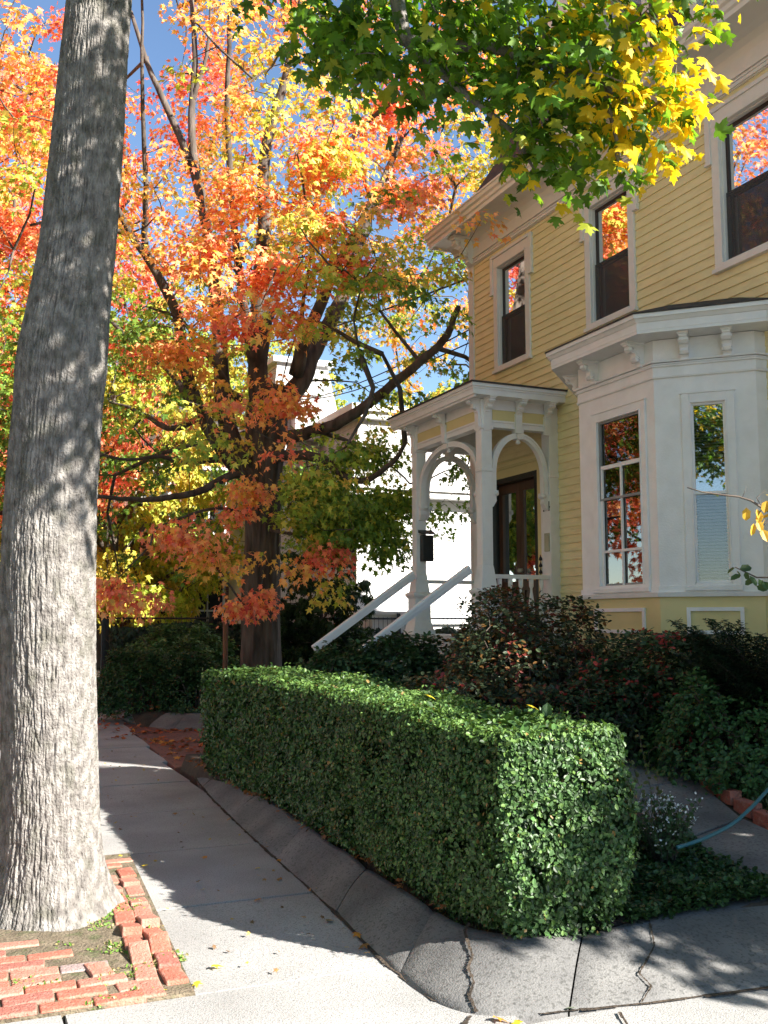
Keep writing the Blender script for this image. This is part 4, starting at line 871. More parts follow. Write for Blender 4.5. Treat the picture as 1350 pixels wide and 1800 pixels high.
# low bright red and orange boughs hanging in front
low = [((320, 935), 14.2, .42, 26, 5.0), ((380, 975), 14.5, .36, 12, 4.0), ((210, 1040), 13.6, .32, 18, 4.9), ((270, 1055), 13.8, .2, 8, 4.6), ((430, 1055), 14.6, .26, 15, 5.6), ((470, 1045), 14.8, .18, 6, 5.0), ((555, 965), 15, .28, 12, 5.2), ((520, 985), 15, .26, 8, 3.8), ((440, 860), 14.8, .30, 15, 4.2), ((500, 700), 14.6, .30, 15, 4.6), ((415, 890), 14.7, .22, 7, 4.8),
       ((560, 850), 16, .5, 20, .8), ((610, 900), 15.6, .5, 24, .4), ((660, 920), 15.4, .42, 16, .2), ((690, 880), 15.4, .4, 14, .5), ((640, 800), 15.8, .45, 14, .9), ((580, 940), 15.5, .4, 14, 1.2), ((540, 900), 15.8, .4, 12, .9), ((690, 960), 15.3, .3, 7, .1),
       ((590, 1040), 15.2, .3, 8, 2.4), ((470, 970), 15, .2, 4, 3.5), ((620, 470), 14.3, .5, 20, 5.0), ((480, 470), 14, .55, 24, 4.8), ((340, 430), 13.8, .45, 18, 4.9), ((580, 270), 14.2, .6, 30, 5.0), ((560, 380), 14.2, .5, 24, 4.5), ((720, 340), 15, .5, 16, 4.6), ((290, 620), 14.3, .4, 16, 3.7), ((60, 150), 14.6, .9, 30, 5.3), ((30, 400), 14.6, .6, 22, 5.2), ((440, 330), 14.0, .45, 18, 4.6), ((520, 560), 14.5, .35, 12, 4.1), ((700, 200), 15.2, .5, 14, 5.2)]
la, lt = [], []
for (px_, py_), D_, R_, n_, t_ in low: n_ = int(n_*(.34 if py_ > 800 else .6)) if t_ > 1.5 else n_; a = blob(at(px_, py_, D=D_), (R_, R_, R_*.6), n_); la.append(a); lt.append(np.full(n_, t_)+RNG.normal(size=n_)*.4)
A_ = np.vstack([CP[:, :3]]+la); tt = np.concatenate([tt]+[q_-np.where(q_ > 3.8, .5, 0) for q_ in lt])
grow(ML, A_, lm, (.045, .022, .008), (70, 380)); lm.build('limbs', M['mbark'], MP)
outw = norm((A_-TB-np.array([0, 0, 5]))*np.array([1, 1, .5]))
P, N, T, idx = spray(A_, outw, 50, RNG.uniform(.24, .48, len(A_)), .55)
C = ramp(tt[idx]+RNG.normal(size=len(P))*.65)*(1+.16*RNG.normal(size=(len(P), 1))).clip(.6, 1.4)
leaves('crown', P, N, T, RNG.uniform(.06, .13, len(P)), T_LO, C, M['leaf'], MP)

# ================================================================== OTHER TREES
def tree(name, label, base, H, R, zlow, n, leafn, size, tfun, bark='mbark', r0=.28, cat='tree', tm=T_LO2, seedn=100, vs=.8, group=None):
    o = thing(name, tuple(base), label, cat, group); b = np.array(base, float)
    tk = MB(); tpt = [b, b+np.array([.05, .05, H*.2]), b+np.array([.1, 0, H*.45]), b+np.array([0, .1, H*.7]), b+np.array([.05, .05, H*.92])]; trd = [r0*1.25, r0, r0*.75, r0*.45, r0*.12]
    tk.tube(tpt, trd, 10); lim = [(tpt, trd)]
    for k in range(9):
        a = k*2.4+RNG.uniform(-.4, .4); z0 = zlow*.6+(H*.6-zlow*.6)*k/9+.3; s = b+np.array([0.05, .05, z0]); e_ = s+np.array([math.cos(a)*R*.75, math.sin(a)*R*.75, R*.55]); m_ = (s+e_)/2+np.array([0, 0, .3])
        rd = [r0*.4, r0*.25, r0*.1]; tk.tube([s, m_, e_], rd, 7); lim.append(([s, m_, e_], rd))
    pts = []
    while len(pts) < n:
        k = 2000; q = RNG.uniform(-1, 1, (k, 3)); e = np.sqrt(q[:, 0]**2+q[:, 1]**2+(q[:, 2]*(.85 if True else 1))**2); p = b+np.array([0, 0, (H+zlow)/2])+q*np.array([R, R, (H-zlow)/2])
        nz = fbm(p*.7/vs, seedn, 2); kp = (e < 1+.2*nz) & (RNG.uniform(size=k) < .2+.8*e) & (nz > -.2); pts += list(np.c_[p, e][kp])
    pts = np.array(pts[:n]); grow(lim, pts[:, :3], tk, (r0*.18, r0*.08, .012), (int(n*.05), int(n*.2)), 4); tk.build('trunk', M[bark], o)
    ow = norm(pts[:, :3]-b-np.array([0, 0, H*.5])); P, N, T, idx = spray(pts[:, :3], ow, leafn, R*.11, .6)
    C = tfun(pts[idx, :3]); leaves('crown', P, N, T, RNG.uniform(.7, 1.2, len(P))*size, tm, C, M['leaf'], o); return o
def tf(a, b, sd):
    def f(p):
        t = a+b*fbm(p*.5, sd, 2)+RNG.normal(size=len(p))*.4; return ramp(t)*(1+.15*RNG.normal(size=(len(p), 1))).clip(.6, 1.4)
    return f
def gfun(c, s=.25):
    def f(p): return np.array([c])*(1+s*RNG.normal(size=(len(p), 1))).clip(.4, 1.9)*(1+.3*fbm(p*.8, 7)[:, None])
    return f
tree('red_maple', 'red and orange maple at the left edge behind the street tree', (-.6, 24.0, 0), 14, 5.2, 4.0, 620, 36, .17, tf(4.8, 2.0, 201), seedn=211)
tree('green_tree', 'yellow green tree behind the hedge, lower left of the maple', (4.2, 30.0, 0), 10.5, 4.6, 1.6, 520, 34, .2, tf(1.9, 1.6, 202), seedn=212)
tree('green_tree', 'green tree behind the maple, above the brick house', (9.5, 38.0, 0), 13, 5.0, 3.0, 420, 30, .24, tf(1.8, 1.6, 203), seedn=213)
tree('green_tree', 'yellow green tree behind the white house beside the yellow house corner', (21.0, 39.0, 0), 12.0, 5.0, 3.0, 420, 30, .24, tf(2.0, 2.2, 204), seedn=214)
tree('green_tree', 'green tree far left seen through the gap beside the street tree', (-1.5, 40.0, 0), 13, 5.5, 2.0, 380, 30, .26, tf(1.3, 1.6, 205), seedn=215)
tree('dark_evergreen', 'dark evergreen bush between the maple trunk and the white house', tuple(at(560, 1100, D=21.5)*np.array([1, 1, 0])+np.array([0, 0, .1])), 3.1, 1.15, .4, 260, 40, .1, gfun((.03, .065, .02)), r0=.06, seedn=216, vs=.4)
# trees that stand outside the frame: the one that shades the corner, those the window panes mirror, and two added to block low sky
tree('shade_evergreen', 'dense evergreen tree beside the driveway right of the camera', (7.56, 1.27, 0), 4.75, 2.4, .3, 520, 60, .13, gfun((.03, .07, .02)), r0=.14, seedn=217, vs=.5)
tree('shade_tree', 'open crowned green tree behind the driveway evergreen', (10.6, -1.4, 0), 9.4, 2.6, 4.4, 62, 40, .15, tf(1.0, 1.2, 206), seedn=228)
tree('orange_tree', 'orange street tree across the road mirrored in the upper windows', (-11.8, 26, 0), 15, 5.5, 2.5, 420, 34, .24, tf(4.4, 1.8, 207), seedn=219)
tree('orange_tree', 'pale orange street tree across the road nearer the camera', (-11.8, 14, 0), 13, 4.6, 2.5, 320, 34, .24, tf(3.9, 1.8, 208), seedn=220)

tree('sky_blocking_tree', 'dense green street tree out of view across the road, added to block low sky', (-12.0, 3, 0), 14, 5.0, 2.0, 330, 34, .26, tf(1.4, 1.5, 209), seedn=221)
tree('sky_blocking_tree', 'yellowing street tree out of view farthest across the road, added to block low sky', (-17.0, -3, 0), 14, 5.2, 2.0, 330, 34, .26, tf(2.2, 1.5, 210), seedn=222)
# ================================================================== HEDGE
def superpt(n, x0, x1, y0, y1, z0, z1, rnd_r=.07):
    """random points with normals on a rounded box"""
    lx, ly, lz = x1-x0, y1-y0, z1-z0; areas = np.array([ly*lz, ly*lz*.6, lx*lz*1.4, lx*lz*.6, lx*ly]); f = RNG.choice(5, n, p=areas/areas.sum())
    a, b = RNG.uniform(size=n), RNG.uniform(size=n); P = np.zeros((n, 3)); N = np.zeros((n, 3))
    for k, (ax, s) in enumerate(((0, -1), (0, 1), (1, -1), (1, 1), (2, 1))):
        m_ = f == k; oth = [i for i in range(3) if i != ax]; q = np.zeros((m_.sum(), 3)); q[:, ax] = s; q[:, oth[0]] = a[m_]*2-1; q[:, oth[1]] = b[m_]*2-1; P[m_] = q
    h = np.array([lx, ly, lz])/2; W_ = P*h; inner = np.clip(W_, -(h-rnd_r), h-rnd_r); d = W_-inner; N = norm(np.where(np.abs(P) > .999, P, 0)+d/rnd_r*.9); d = norm(d+1e-6)*rnd_r
    S = inner+np.where(np.linalg.norm(W_-inner, axis=1)[:, None] > 1e-6, d, 0)
    return S+np.array([(x0+x1)/2, (y0+y1)/2, (z0+z1)/2]), N
HX0, HX1, HY0, HY1, HZ0, HZ1 = 2.36, 3.0, 4.02, 9.95, .09, 1.13
hg = thing('clipped_hedge', (2.75, 7, .17), 'long clipped green hedge with a flat top along the sidewalk kerb', 'hedge')
def hshape(P, k=1.0):
    Q = P.copy(); t = (P[:, 2]-HZ0)/(HZ1-HZ0); sx = np.clip((P[:, 0]-(HX0+HX1)/2)/(HX1-HX0)*2, -1, 1)
    bul = .07*np.sin(np.clip(t, 0, 1)*math.pi*.9)-.08*(1-np.clip(t, 0, 1))**4; Q[:, 0] += sx*bul; near = np.exp(-(P[:, 1]-HY0)/.8); Q[:, 1] -= bul*np.exp(-(P[:, 1]-HY0)/.3)
    # near corner is worn round
    cxn, cyn = HX0+.0, HY0; d = np.hypot(P[:, 0]-cxn, P[:, 1]-cyn); pull = np.clip(.45-d, 0, 1)*.28; Q[:, 0] += pull*.3; Q[:, 1] += pull*.3
    nz = fbm(P*1.9, 301, 2)*.06+fbm(P*7, 302, 2)*.03; c = np.array([(HX0+HX1)/2, 0, .65]); dirn = P-c; dirn[:, 1] = np.where(P[:, 1] < HY0+.3, -.5, 0); dirn = norm(dirn)
    Q += dirn*nz[:, None]; Q[:, 2] += .03*np.sin(P[:, 1]*1.1)*t; Q[:, 0] += .03*np.sin(P[:, 1]*.8+1)
    return Q
nh_ = 150000
P, N = superpt(nh_*2, HX0, HX1, HY0, HY1, HZ0, HZ1)
keep = RNG.uniform(size=len(P)) < np.clip((5.6/P[:, 1])**1.7, .12, 1)
keep &= ~((P[:, 2] < HZ0+.14) & (RNG.uniform(size=len(P)) < .5)); gap = fbm(P*5.5, 311, 2)+.35*fbm(P*17, 312); keep &= ~((gap < -.20-.25*(P[:, 2] > 1.0)) & (RNG.uniform(size=len(P)) < .8))
P, N = P[keep], N[keep]; dep = RNG.uniform(0, 1, len(P))**1.6*.11; Q = hshape(P)-N*dep[:, None]+rnd(len(P))*.006
sz = RNG.uniform(.015, .033, len(P))*np.clip(P[:, 1]/5.5, 1, 1.6)
stray = RNG.uniform(size=len(P)) < .03; Q[stray] += N[stray]*RNG.uniform(0, .06, (stray.sum(), 1))
Nn = N+rnd(len(P))*.55+np.array([0, 0, .35]); Tt = rnd(len(P))*.8+np.array([0, 0, .5])+N*.3
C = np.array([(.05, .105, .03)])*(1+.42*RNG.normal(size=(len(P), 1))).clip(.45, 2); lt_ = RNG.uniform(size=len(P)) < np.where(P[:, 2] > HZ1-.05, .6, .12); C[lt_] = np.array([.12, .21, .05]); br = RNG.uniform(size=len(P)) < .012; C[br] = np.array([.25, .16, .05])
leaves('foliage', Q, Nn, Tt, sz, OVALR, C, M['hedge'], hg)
q = MB(); nst_ = 0
for i in range(1100):
    y = RNG.uniform(HY0+.1, HY1-.1); x = RNG.uniform(HX0+.12, HX1-.1); e_ = np.array([x+RNG.normal()*.16, y+RNG.normal()*.16, RNG.uniform(.5, HZ1-.03)]); e_[0] = np.clip(e_[0], HX0+.02, HX1-.02); e_[1] = max(e_[1], HY0+.06)
    s = np.array([2.75+RNG.normal()*.08, np.clip(y, HY0+.25, 99), .15]); m_ = (s+e_)/2+np.array([(e_[0]-s[0])*.3, (e_[1]-s[1])*.3, 0]); q.tube([s, m_, e_], [.006, .004, .0018], 4, cap=False)
q.build('twigs', M['twig'], hg)
# dense inner foliage that keeps daylight from passing through
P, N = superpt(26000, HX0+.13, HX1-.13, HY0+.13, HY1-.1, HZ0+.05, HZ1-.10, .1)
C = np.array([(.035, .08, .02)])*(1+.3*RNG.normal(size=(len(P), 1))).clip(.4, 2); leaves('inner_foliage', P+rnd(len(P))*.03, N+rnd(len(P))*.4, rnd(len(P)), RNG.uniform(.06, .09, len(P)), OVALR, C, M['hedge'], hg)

# ================================================================== SHRUBS
def shrub(name, label, c, R, n, leafn, size, cfun, tm=OVALR, cat='shrub', rosette=True, mt='hedge', seedn=400, flat=1.0, group=None, lowcut=.0, stems=14, ros=.055, up=.55):
    gz = c[2]; o = thing(name, tuple(c), label, cat, group); b = np.array(c, float); q = MB(); lim = []
    for k in range(stems):
        a = k*2.399+RNG.uniform(-.3, .3); rr_ = RNG.uniform(.35, .8); s = b+np.array([math.cos(a)*.08, math.sin(a)*.08, -.05]); e_ = b+np.array([math.cos(a)*R[0]*rr_, math.sin(a)*R[1]*rr_, R[2]*RNG.uniform(.45, .85)]); m_ = (s+e_)/2+np.array([0, 0, R[2]*.1])
        rd = [.016, .011, .006]; q.tube([s, m_, e_], rd, 5); lim.append(([s, m_, e_], rd))
    pts = []
    while len(pts) < n:
        k = 3000; v = RNG.uniform(-1, 1, (k, 3)); v[:, 2] = RNG.uniform(-.15, 1, k); e = np.sqrt(v[:, 0]**2+v[:, 1]**2+(np.maximum(v[:, 2], 0))**2)
        p = b+v*np.array([R[0], R[1], R[2]*1.0])*np.array([1, 1, 2.0]) if False else b+v*np.array([R[0], R[1], R[2]])
        nz = fbm(p*2.0, seedn, 2); kp = (e < 1+.38*nz) & (e > .35) & (RNG.uniform(size=k) < e**2.5) & (p[:, 2] > gz+lowcut); pts += list(np.c_[p, e][kp])
    pts = np.array(pts[:n]); grow(lim, pts[:, :3], q, (.008, .005, .0028), (int(n*.06), int(n*.25)), 4); q.build('stems', M['twig'], o)
    ow = norm(pts[:, :3]-b-np.array([0, 0, R[2]*.2])); k = len(pts); idx = np.repeat(np.arange(k), leafn); d = norm(rnd(k*leafn)*.9+ow[idx]*.6+np.array([0, 0, .25]))
    P = pts[idx, :3]+d*RNG.uniform(.1, 1, (k*leafn, 1))*ros; Tt = d; N = norm(np.array([0, 0, 1.])*up+rnd(k*leafn)*.35+ow[idx]*.5)
    leaves('foliage', P, N, Tt, RNG.uniform(.7, 1.25, len(P))*size, tm, cfun(P, idx), M[mt], o); return o
def green(c, s=.25, red=0, rc=(.28, .03, .03), br=(0.2, .1, .03), bp=0):
    def f(P, idx):
        C = np.array([c])*(1+s*RNG.normal(size=(len(P), 1))).clip(.4, 2)
        if red:
            nzz = fbm(P*3.0, 55, 2); m_ = RNG.uniform(size=len(P)) < red*np.clip(nzz*3+.6, 0, 1.6); C[m_] = np.array(rc)*RNG.uniform(.6, 1.3, (m_.sum(), 1))
        if bp: m_ = RNG.uniform(size=len(P)) < bp; C[m_] = br
        return C
    return f
G = lambda x, y: (x, y, float(zg(x, y)))
shrub('azalea', 'large azalea with dark reddish green leaves below the left bay window', G(5.05, 8.25), (.95, .95, 1.36), 1150, 11, .05, green((.045, .065, .03), .35, .2, (.22, .045, .035), bp=.14), seedn=401, ros=.07)
shrub('azalea', 'azalea with purplish brown leaves before the porch balustrade', G(5.45, 9.35), (.62, .7, 1.42), 800, 11, .05, green((.055, .075, .033), .35, .16, (.2, .06, .04), bp=.16), seedn=402, ros=.07)
shrub('azalea', 'low azalea with scattered red leaves below the bay window corner', G(5.75, 7.15), (.76, .7, .96), 800, 11, .05, green((.045, .08, .03), .35, .18, (.42, .05, .045)), seedn=403, ros=.07)
shrub('azalea', 'dark low azalea just behind the middle of the hedge', G(4.25, 8.3), (.7, .9, .75), 600, 11, .05, green((.045, .065, .03), .3, .1, bp=.14), seedn=404, ros=.07)
shrub('rhododendron', 'green rhododendron bush growing in front of the porch steps', G(4.5, 10.05), (.75, .55, 1.0), 800, 12, .062, green((.04, .085, .03)), seedn=405, ros=.08)
shrub('rhododendron', 'leafy green bush at the foot of the porch handrail, left one', G(3.95, 10.22), (.68, .5, 1.1), 760, 12, .06, green((.045, .09, .03)), seedn=406, ros=.08)
shrub('boxwood', 'fine leaved green bush at the right edge near the bay', G(5.7, 6.1), (.75, .6, .95), 800, 12, .042, green((.05, .12, .035)), seedn=407)
shrub('boxwood', 'dense dark bush filling the bed under the bay window corner', G(5.05, 7.0), (.6, .55, .72), 560, 12, .045, green((.03, .06, .022), .3, .08), seedn=408)
# yew: flat sprays
def yew():
    b = np.array(G(6.15, 6.15)); o = thing('yew', tuple(b), 'dark feathery yew reaching up in front of the bay panel', 'shrub'); q = MB(); P, N, T, S = [], [], [], []
    for k in range(70):
        a = RNG.uniform(0, 2*math.pi); r = RNG.uniform(.45, 1.0); e_ = b+np.array([math.cos(a)*r, math.sin(a)*r, RNG.uniform(.7, 1.2)]); s = b+np.array([0, 0, .05]); m_ = s+(e_-s)*.5+np.array([0, 0, .2])
        q.tube([s, m_, e_], [.014, .009, .003], 5)
        for t in np.linspace(.35, 1, 17):
            p = s*(1-t)**2+2*m_*t*(1-t)+e_*t*t; dirn = norm((e_-m_)[None])[0]; sd = norm(np.cross(dirn, [0, 0, 1.])[None])[0]
            for s_ in (-1, 1):
                tip = dirn*.6+sd*s_*.8+np.array([0, 0, .1]); L_ = .17*(1.2-t)+.04; q.tube([p, p+tip*L_], [.002, .001], 3, cap=False)
                for u in np.linspace(0, 1, 12):
                    for s2 in (-1, 1):
                        P.append(p+tip*L_*u); T.append(norm((tip*.5+norm(np.cross(tip, [0, 0, 1.])[None])[0]*s2)[None])[0]); N.append([0, 0, 1]); S.append(.034)
    q.build('stems', M['twig'], o); P = np.array(P); C = np.array([(.018, .045, .02)])*(1+.3*RNG.normal(size=(len(P), 1))).clip(.4, 2)
    leaves('foliage', P, np.array(N)+rnd(len(P))*.25, np.array(T), np.array(S), (NEED[0]*np.array([2.6, 1, 1]), NEED[1]), C, M['hedge'], o)
yew()
# round bushes beyond the brick walk
def bush2(px_, py_, D_, R, label, c, n=700, lf=.05, sd=420):
    p = at(px_, py_, D=D_); shrub('round_bush', label, (float(p[0]), float(p[1]), .12), R, n, 13, lf, green(c), seedn=sd, lowcut=.0, ros=.09)
bush2(265, 1200, 16.2, (.85, .7, 1.0), 'rounded dark green bush left of the far kerb', (.035, .085, .025), 900)
bush2(345, 1190, 15.9, (.55, .5, .95), 'rounded dark green bush next to the far end of the hedge', (.035, .08, .025), 600, .05, 421)
bush2(315, 1130, 19.0, (1.1, .7, 1.4), 'bush before the fence with a patch of sun put into its leaf colour', (.11, .19, .06), 900, .07, 422)  # leaf colour lightened to stand for sunlight on this bush
# ivy on the fence
ivy = thing('ivy_hedge', (8, 21.3, .2), 'dark ivy covering the iron fence behind the maple', 'ivy'); n = 15000
P = np.stack([RNG.uniform(3.1, 13.5, n), 21.15+RNG.normal(size=n)*.12, RNG.uniform(.15, 1.0, n)**.9*1.5+.05], 1); P[:, 2] += .12*fbm(P*np.array([1.2, 0, 0]), 431); P[:, 2] = np.where(P[:, 0] > 8.5, P[:, 2]*.92, P[:, 2])
C = np.array([(.03, .05, .022)])*(1+.3*RNG.normal(size=(n, 1))).clip(.4, 2); leaves('foliage', P, np.array([0, -1, .4])+rnd(n)*.4, rnd(n)*.4+np.array([0, 0, -1.]), RNG.uniform(.08, .14, n), T_LO, C, M['hedge'], ivy)
q = MB()
for i in range(60): x = 3.2+i*.17; q.tube([(x, 21.2, .1), (x+RNG.normal()*.1, 21.2, .8), (x+RNG.normal()*.2, 21.2, 1.4)], [.015, .01, .005], 4)
q.build('stems', M['twig'], ivy)
# yellow-leaved twigs arching in at the right, and a green twig below
def twigplant(name, label, base, paths, lsize, col, tm, every, cat='shrub'):
    o = thing(name, tuple(base), label, cat); q = MB(); P, N, T = [], [], []
    for pts, r, ls in paths:
        q.tube(pts, list(np.linspace(r, r*.3, len(pts))), 5)
        for (a, b) in ls: P.append(a); T.append(b); N.append(norm((rnd(1)*.5-FW[None]*.8+np.array([[0, 0, .3]])))[0])
    q.build('stems', M['twig'], o); P = np.array(P); C = np.array([col])*RNG.uniform(.75, 1.25, (len(P), 1)); leaves('foliage', P, np.array(N), np.array(T), RNG.uniform(.8, 1.2, len(P))*lsize, tm, C, M['leaf'], o)
D0 = 4.6; bs = np.array([4.75, 3.6+.95, .25])
main = [bs, bs+np.array([-.1, -.1, .9]), at(1420, 960, D=4.7), at(1365, 905, D=D0), at(1340, 893, D=D0), at(1320, 880, D=D0), at(1298, 873, D=D0), at(1270, 870, D=D0), at(1235, 865, D=D0), at(1208, 857, D=D0)]
dn = np.array([0, 0, -1.])
sp = [(at(x, y, D=D0), dn*.9+rnd(1)[0]*.25) for x, y in ((1312, 892), (1330, 895), (1338, 900), (1345, 912), (1332, 915), (1340, 930), (1325, 920), (1348, 880), (1352, 870), (1360, 900), (1370, 920), (1380, 900), (1390, 930), (1400, 950))]
side = [([at(1340, 893, D=D0), at(1330, 875, D=D0), at(1345, 862, D=D0)], .003, []), ([at(1305, 875, D=D0), at(1312, 855, D=D0)], .002, []), ([at(1340, 893, D=D0), at(1328, 915, D=D0)], .003, []), ([at(1365, 905, D=D0), at(1345, 920, D=D0), at(1335, 935, D=D0)], .003, [])]
twigplant('rose_bush', 'thin arching twig with yellow leaves at the right edge before the bay', bs, [(main, .009, sp)]+side, .06, (.62, .38, .04), OVALR, 1)
bs2 = np.array([4.9, 4.8, .3]); D1 = 4.9
sp2 = [(at(x, y, D=D1), dn*.7+rnd(1)[0]*.5) for x, y in ((1292, 998), (1300, 1000), (1302, 1010), (1310, 1005), (1318, 1012), (1325, 1018), (1333, 1018), (1342, 1022), (1330, 1030), (1348, 1015), (1355, 1010), (1360, 1030), (1295, 1005), (1370, 1040), (1380, 1030))]
twigplant('young_shrub', 'small green leafed twig at the right edge below the yellow leaves', bs2, [([bs2, bs2+np.array([-.05, 0, .8]), at(1400, 1050, D=D1), at(1360, 1015, D=D1), at(1330, 1015, D=D1), at(1305, 1003, D=D1), at(1292, 997, D=D1)], .008, sp2)], .055, (.06, .11, .035), OVALR, 1)

# white flowered plant and tall stems by the path
b = np.array([3.84, 4.78, float(zg(3.84, 4.78))]); o = thing('flowering_plant', tuple(b), 'small bushy plant with white flowers beside the garden path', 'plant'); q = MB(); P, N, T, C = [], [], [], []; FP = []
for k in range(95):
    a = RNG.uniform(0, 2*math.pi); r = RNG.uniform(0, .24); h = RNG.uniform(.18, .42); e_ = b+np.array([math.cos(a)*r, math.sin(a)*r, h]); q.tube([b+np.array([math.cos(a)*.04, math.sin(a)*.04, -.02]), (b+e_)/2+np.array([0, 0, .03]), e_], [.003, .002, .001], 4, cap=False)
    for t in np.linspace(.3, 1, 9): P.append(b+(e_-b)*t); N.append(rnd(1)[0]+np.array([0, 0, .6])); T.append(rnd(1)[0]+np.array([0, 0, .3])); C.append((.05, .10, .035))
    if k % 2 == 0:
        for _ in range(5): FP.append(e_+rnd(1)[0]*.014)
for (dx, h) in ((-.12, .78), (-.18, .62), (.0, .55)):
    e_ = b+np.array([dx, .05, h]); q.tube([b, (b+e_)/2+np.array([.01, 0, 0]), e_], [.004, .003, .0015], 4)
    for t in np.linspace(.35, 1, 26): P.append(b+(e_-b)*t); N.append(rnd(1)[0]); T.append(rnd(1)[0]+np.array([0, 0, .6])); C.append((.10, .12, .04))
q.build('stems', M['twig'], o); leaves('foliage', np.array(P), np.array(N), np.array(T), .032, OVALR, np.array(C), M['hedge'], o)
FP = np.array(FP); tag(leaves('flowers', FP, rnd(len(FP))+np.array([0, 0, .5]), rnd(len(FP)), .018, OVALR, np.tile((.72, .75, .78), (len(FP), 1)), M['hedge'], o), kind='stuff')
# low ground cover between kerb and path
n = 16000; X = RNG.uniform(3.05, 4.35, n); Y = 4.02+RNG.uniform(0, 1, n)*1.25; kp = (X < np.interp(Y, [4.0, 5.1, 6], [4.08, 4.28, 4.4])) & (Y > 4.05+.1*(X-3)) ; X, Y = X[kp], Y[kp]; n = len(X)
H_ = (.05+.11*np.clip(fbm(np.stack([X*4, Y*4, X*0], 1), 441, 2)+.6, .2, 1.3)); Z = zg(X, Y)+H_*RNG.uniform(.1, 1, n)
C = np.array([(.03, .075, .02)])*(1+.3*RNG.normal(size=(n, 1))).clip(.4, 2); tag(leaves('ground_cover', np.stack([X, Y, Z], 1), np.array([0, 0, 1.])+rnd(n)*.5, rnd(n), RNG.uniform(.02, .04, n), OVALR, C, M['hedge']), 'low dark green ground cover between the kerb and the garden path', 'ground cover', kind='stuff')
# grass tufts among litter beyond the path
n = 5200; X = RNG.uniform(4.7, 6.2, n); Y = RNG.uniform(4.3, 7.2, n); kp = (X > np.interp(Y, [4, 5.35, 6.1, 7], [4.85, 5.05, 5.3, 5.6])) & (fbm(np.stack([X*2.5, Y*2.5, X*0], 1), 451, 2) > -.25); X, Y = X[kp], Y[kp]; n = len(X)
C = np.array([(.07, .10, .03)])*(1+.35*RNG.normal(size=(n, 1))).clip(.4, 2); tag(leaves('grass', np.stack([X, Y, zg(X, Y)], 1), rnd(n)*np.array([1, 1, .2]), np.array([0, 0, 1.])+rnd(n)*.3, RNG.uniform(.05, .11, n), NEED, C, M['hedge']), 'sparse grass and weeds beyond the garden path', 'grass', kind='stuff')
# brick edging and hose
ed = MB()
for i in range(8):
    t0 = i/8; x = 4.83+(5.22-4.83)*t0; y = 4.3+(6.15-4.3)*t0; R_ = Matrix.Rotation(math.radians(-12+random.uniform(-4, 4)), 3, 'Z') @ Matrix.Rotation(math.radians(random.uniform(-4, 4)), 3, 'X'); ed.obox((x+.03, y, float(zg(x, y))+.045), (.09, .215, .10), R_)
tag(ed.build('brick_edging', M['bricks'][1], bev=.006), 'row of red bricks edging the far side of the garden path', 'edging')
hs = [tuple(at(*q_)) for q_ in ((1190, 1490, 5.35), (1225, 1479, 5.45), (1252, 1468, 5.55), (1290, 1448, 5.7), (1325, 1416, 5.85), (1352, 1385, 6.0), (1400, 1345, 6.1), (1470, 1330, 6.1), (1540, 1380, 6.0))]
hs = np.array(hs); tq = np.linspace(0, len(hs)-1, 40); hp = np.stack([np.interp(tq, np.arange(len(hs)), hs[:, k]) for k in range(3)], 1)
for _ in range(3): hp[1:-1] = (hp[:-2]+hp[1:-1]+hp[2:])/3
q = MB(); q.tube(list(hp), .011, 8); tag(q.build('garden_hose', M['hose']), 'teal garden hose lying across the flagged garden path', 'hose')

# ================================================================== BRICKS ROUND THE STREET TREE
NUM = ['first', 'second', 'third', 'fourth', 'fifth', 'sixth', 'seventh', 'eighth', 'ninth', 'tenth']
def brick(x, y, rz, tilt=0, roll=0, lift=0, m=0, L_=.21, label=''):
    q = MB(); q.obox((0, 0, 0), (L_, .10, .06))
    me_o = q.build('paving_brick', M['bricks'][m], bev=.007); me_o.location = (x, y, -.012+lift); me_o.rotation_euler = (math.radians(roll), math.radians(tilt), math.radians(rz)); me_o.scale = (random.uniform(.96, 1.02), random.uniform(.94, 1.03), 1)
    bpy.context.view_layer  # each brick is its own thing
    tag(me_o, label, 'brick', 'bricks paving the tree pit')
rowname = ['front', 'second', 'third', 'fourth', 'fifth', 'sixth', 'seventh', 'eighth', 'ninth', 'innermost']
for r in range(10):
    y = 4.51+r*.113; xe = [.84, .80, .80, .84, .78, .80, .62, .60, .50, .30][r]; k = 0; x = xe-.105-(.0, .10, .0, .09, .03, .1, 0, .06, .02, .0)[r]
    if r == 1: brick(.79, y, 3, 0, 3, .0, 2, .10, 'short brick closing the right end of the second course')
    while x > -.75:
        skip = (r == 7 and k in (0, 2)) or (r == 3 and k == 0) or (r == 5 and k == 0) or (r == 9 and k == 1)
        if not skip: brick(x, y+random.uniform(-.005, .005)-.03*(x-.4), -2+random.uniform(-3, 3), random.uniform(-2, 2), random.uniform(-3, 3), random.choice([0, 0, .003, .006]), random.choice([0, 0, 1, 2]) if not (r == 4 and k == 0) else 3, .212, '%s brick from the right in the %s course of the tree pit%s' % (NUM[k], rowname[r], ', weathered grey' if (r == 4 and k == 0) else ''))
        x -= .218; k += 1
NM2 = NUM+['eleventh']
for cname, x0, n_, ph in (('inner', .875, 10, 0), ('outer', .985, 10, .11)):
    for i in range(n_):
        y = 4.56+ph+i*.217; x = x0+.055*(y-4.5)+random.uniform(-.006, .006); tl = random.choice([0, 0, 2, -3, 7]) if i not in (2, 4) else (-11 if i == 2 else 10)
        brick(x, y, 87+random.uniform(-3, 3), tl, random.uniform(-4, 4), (.022 if i in (2, 4) else random.choice([0, 0, .008])), random.choice([0, 1, 2, 2]), .21, '%s brick from the front in the %s right-edge column of the pit' % (NM2[i], cname))
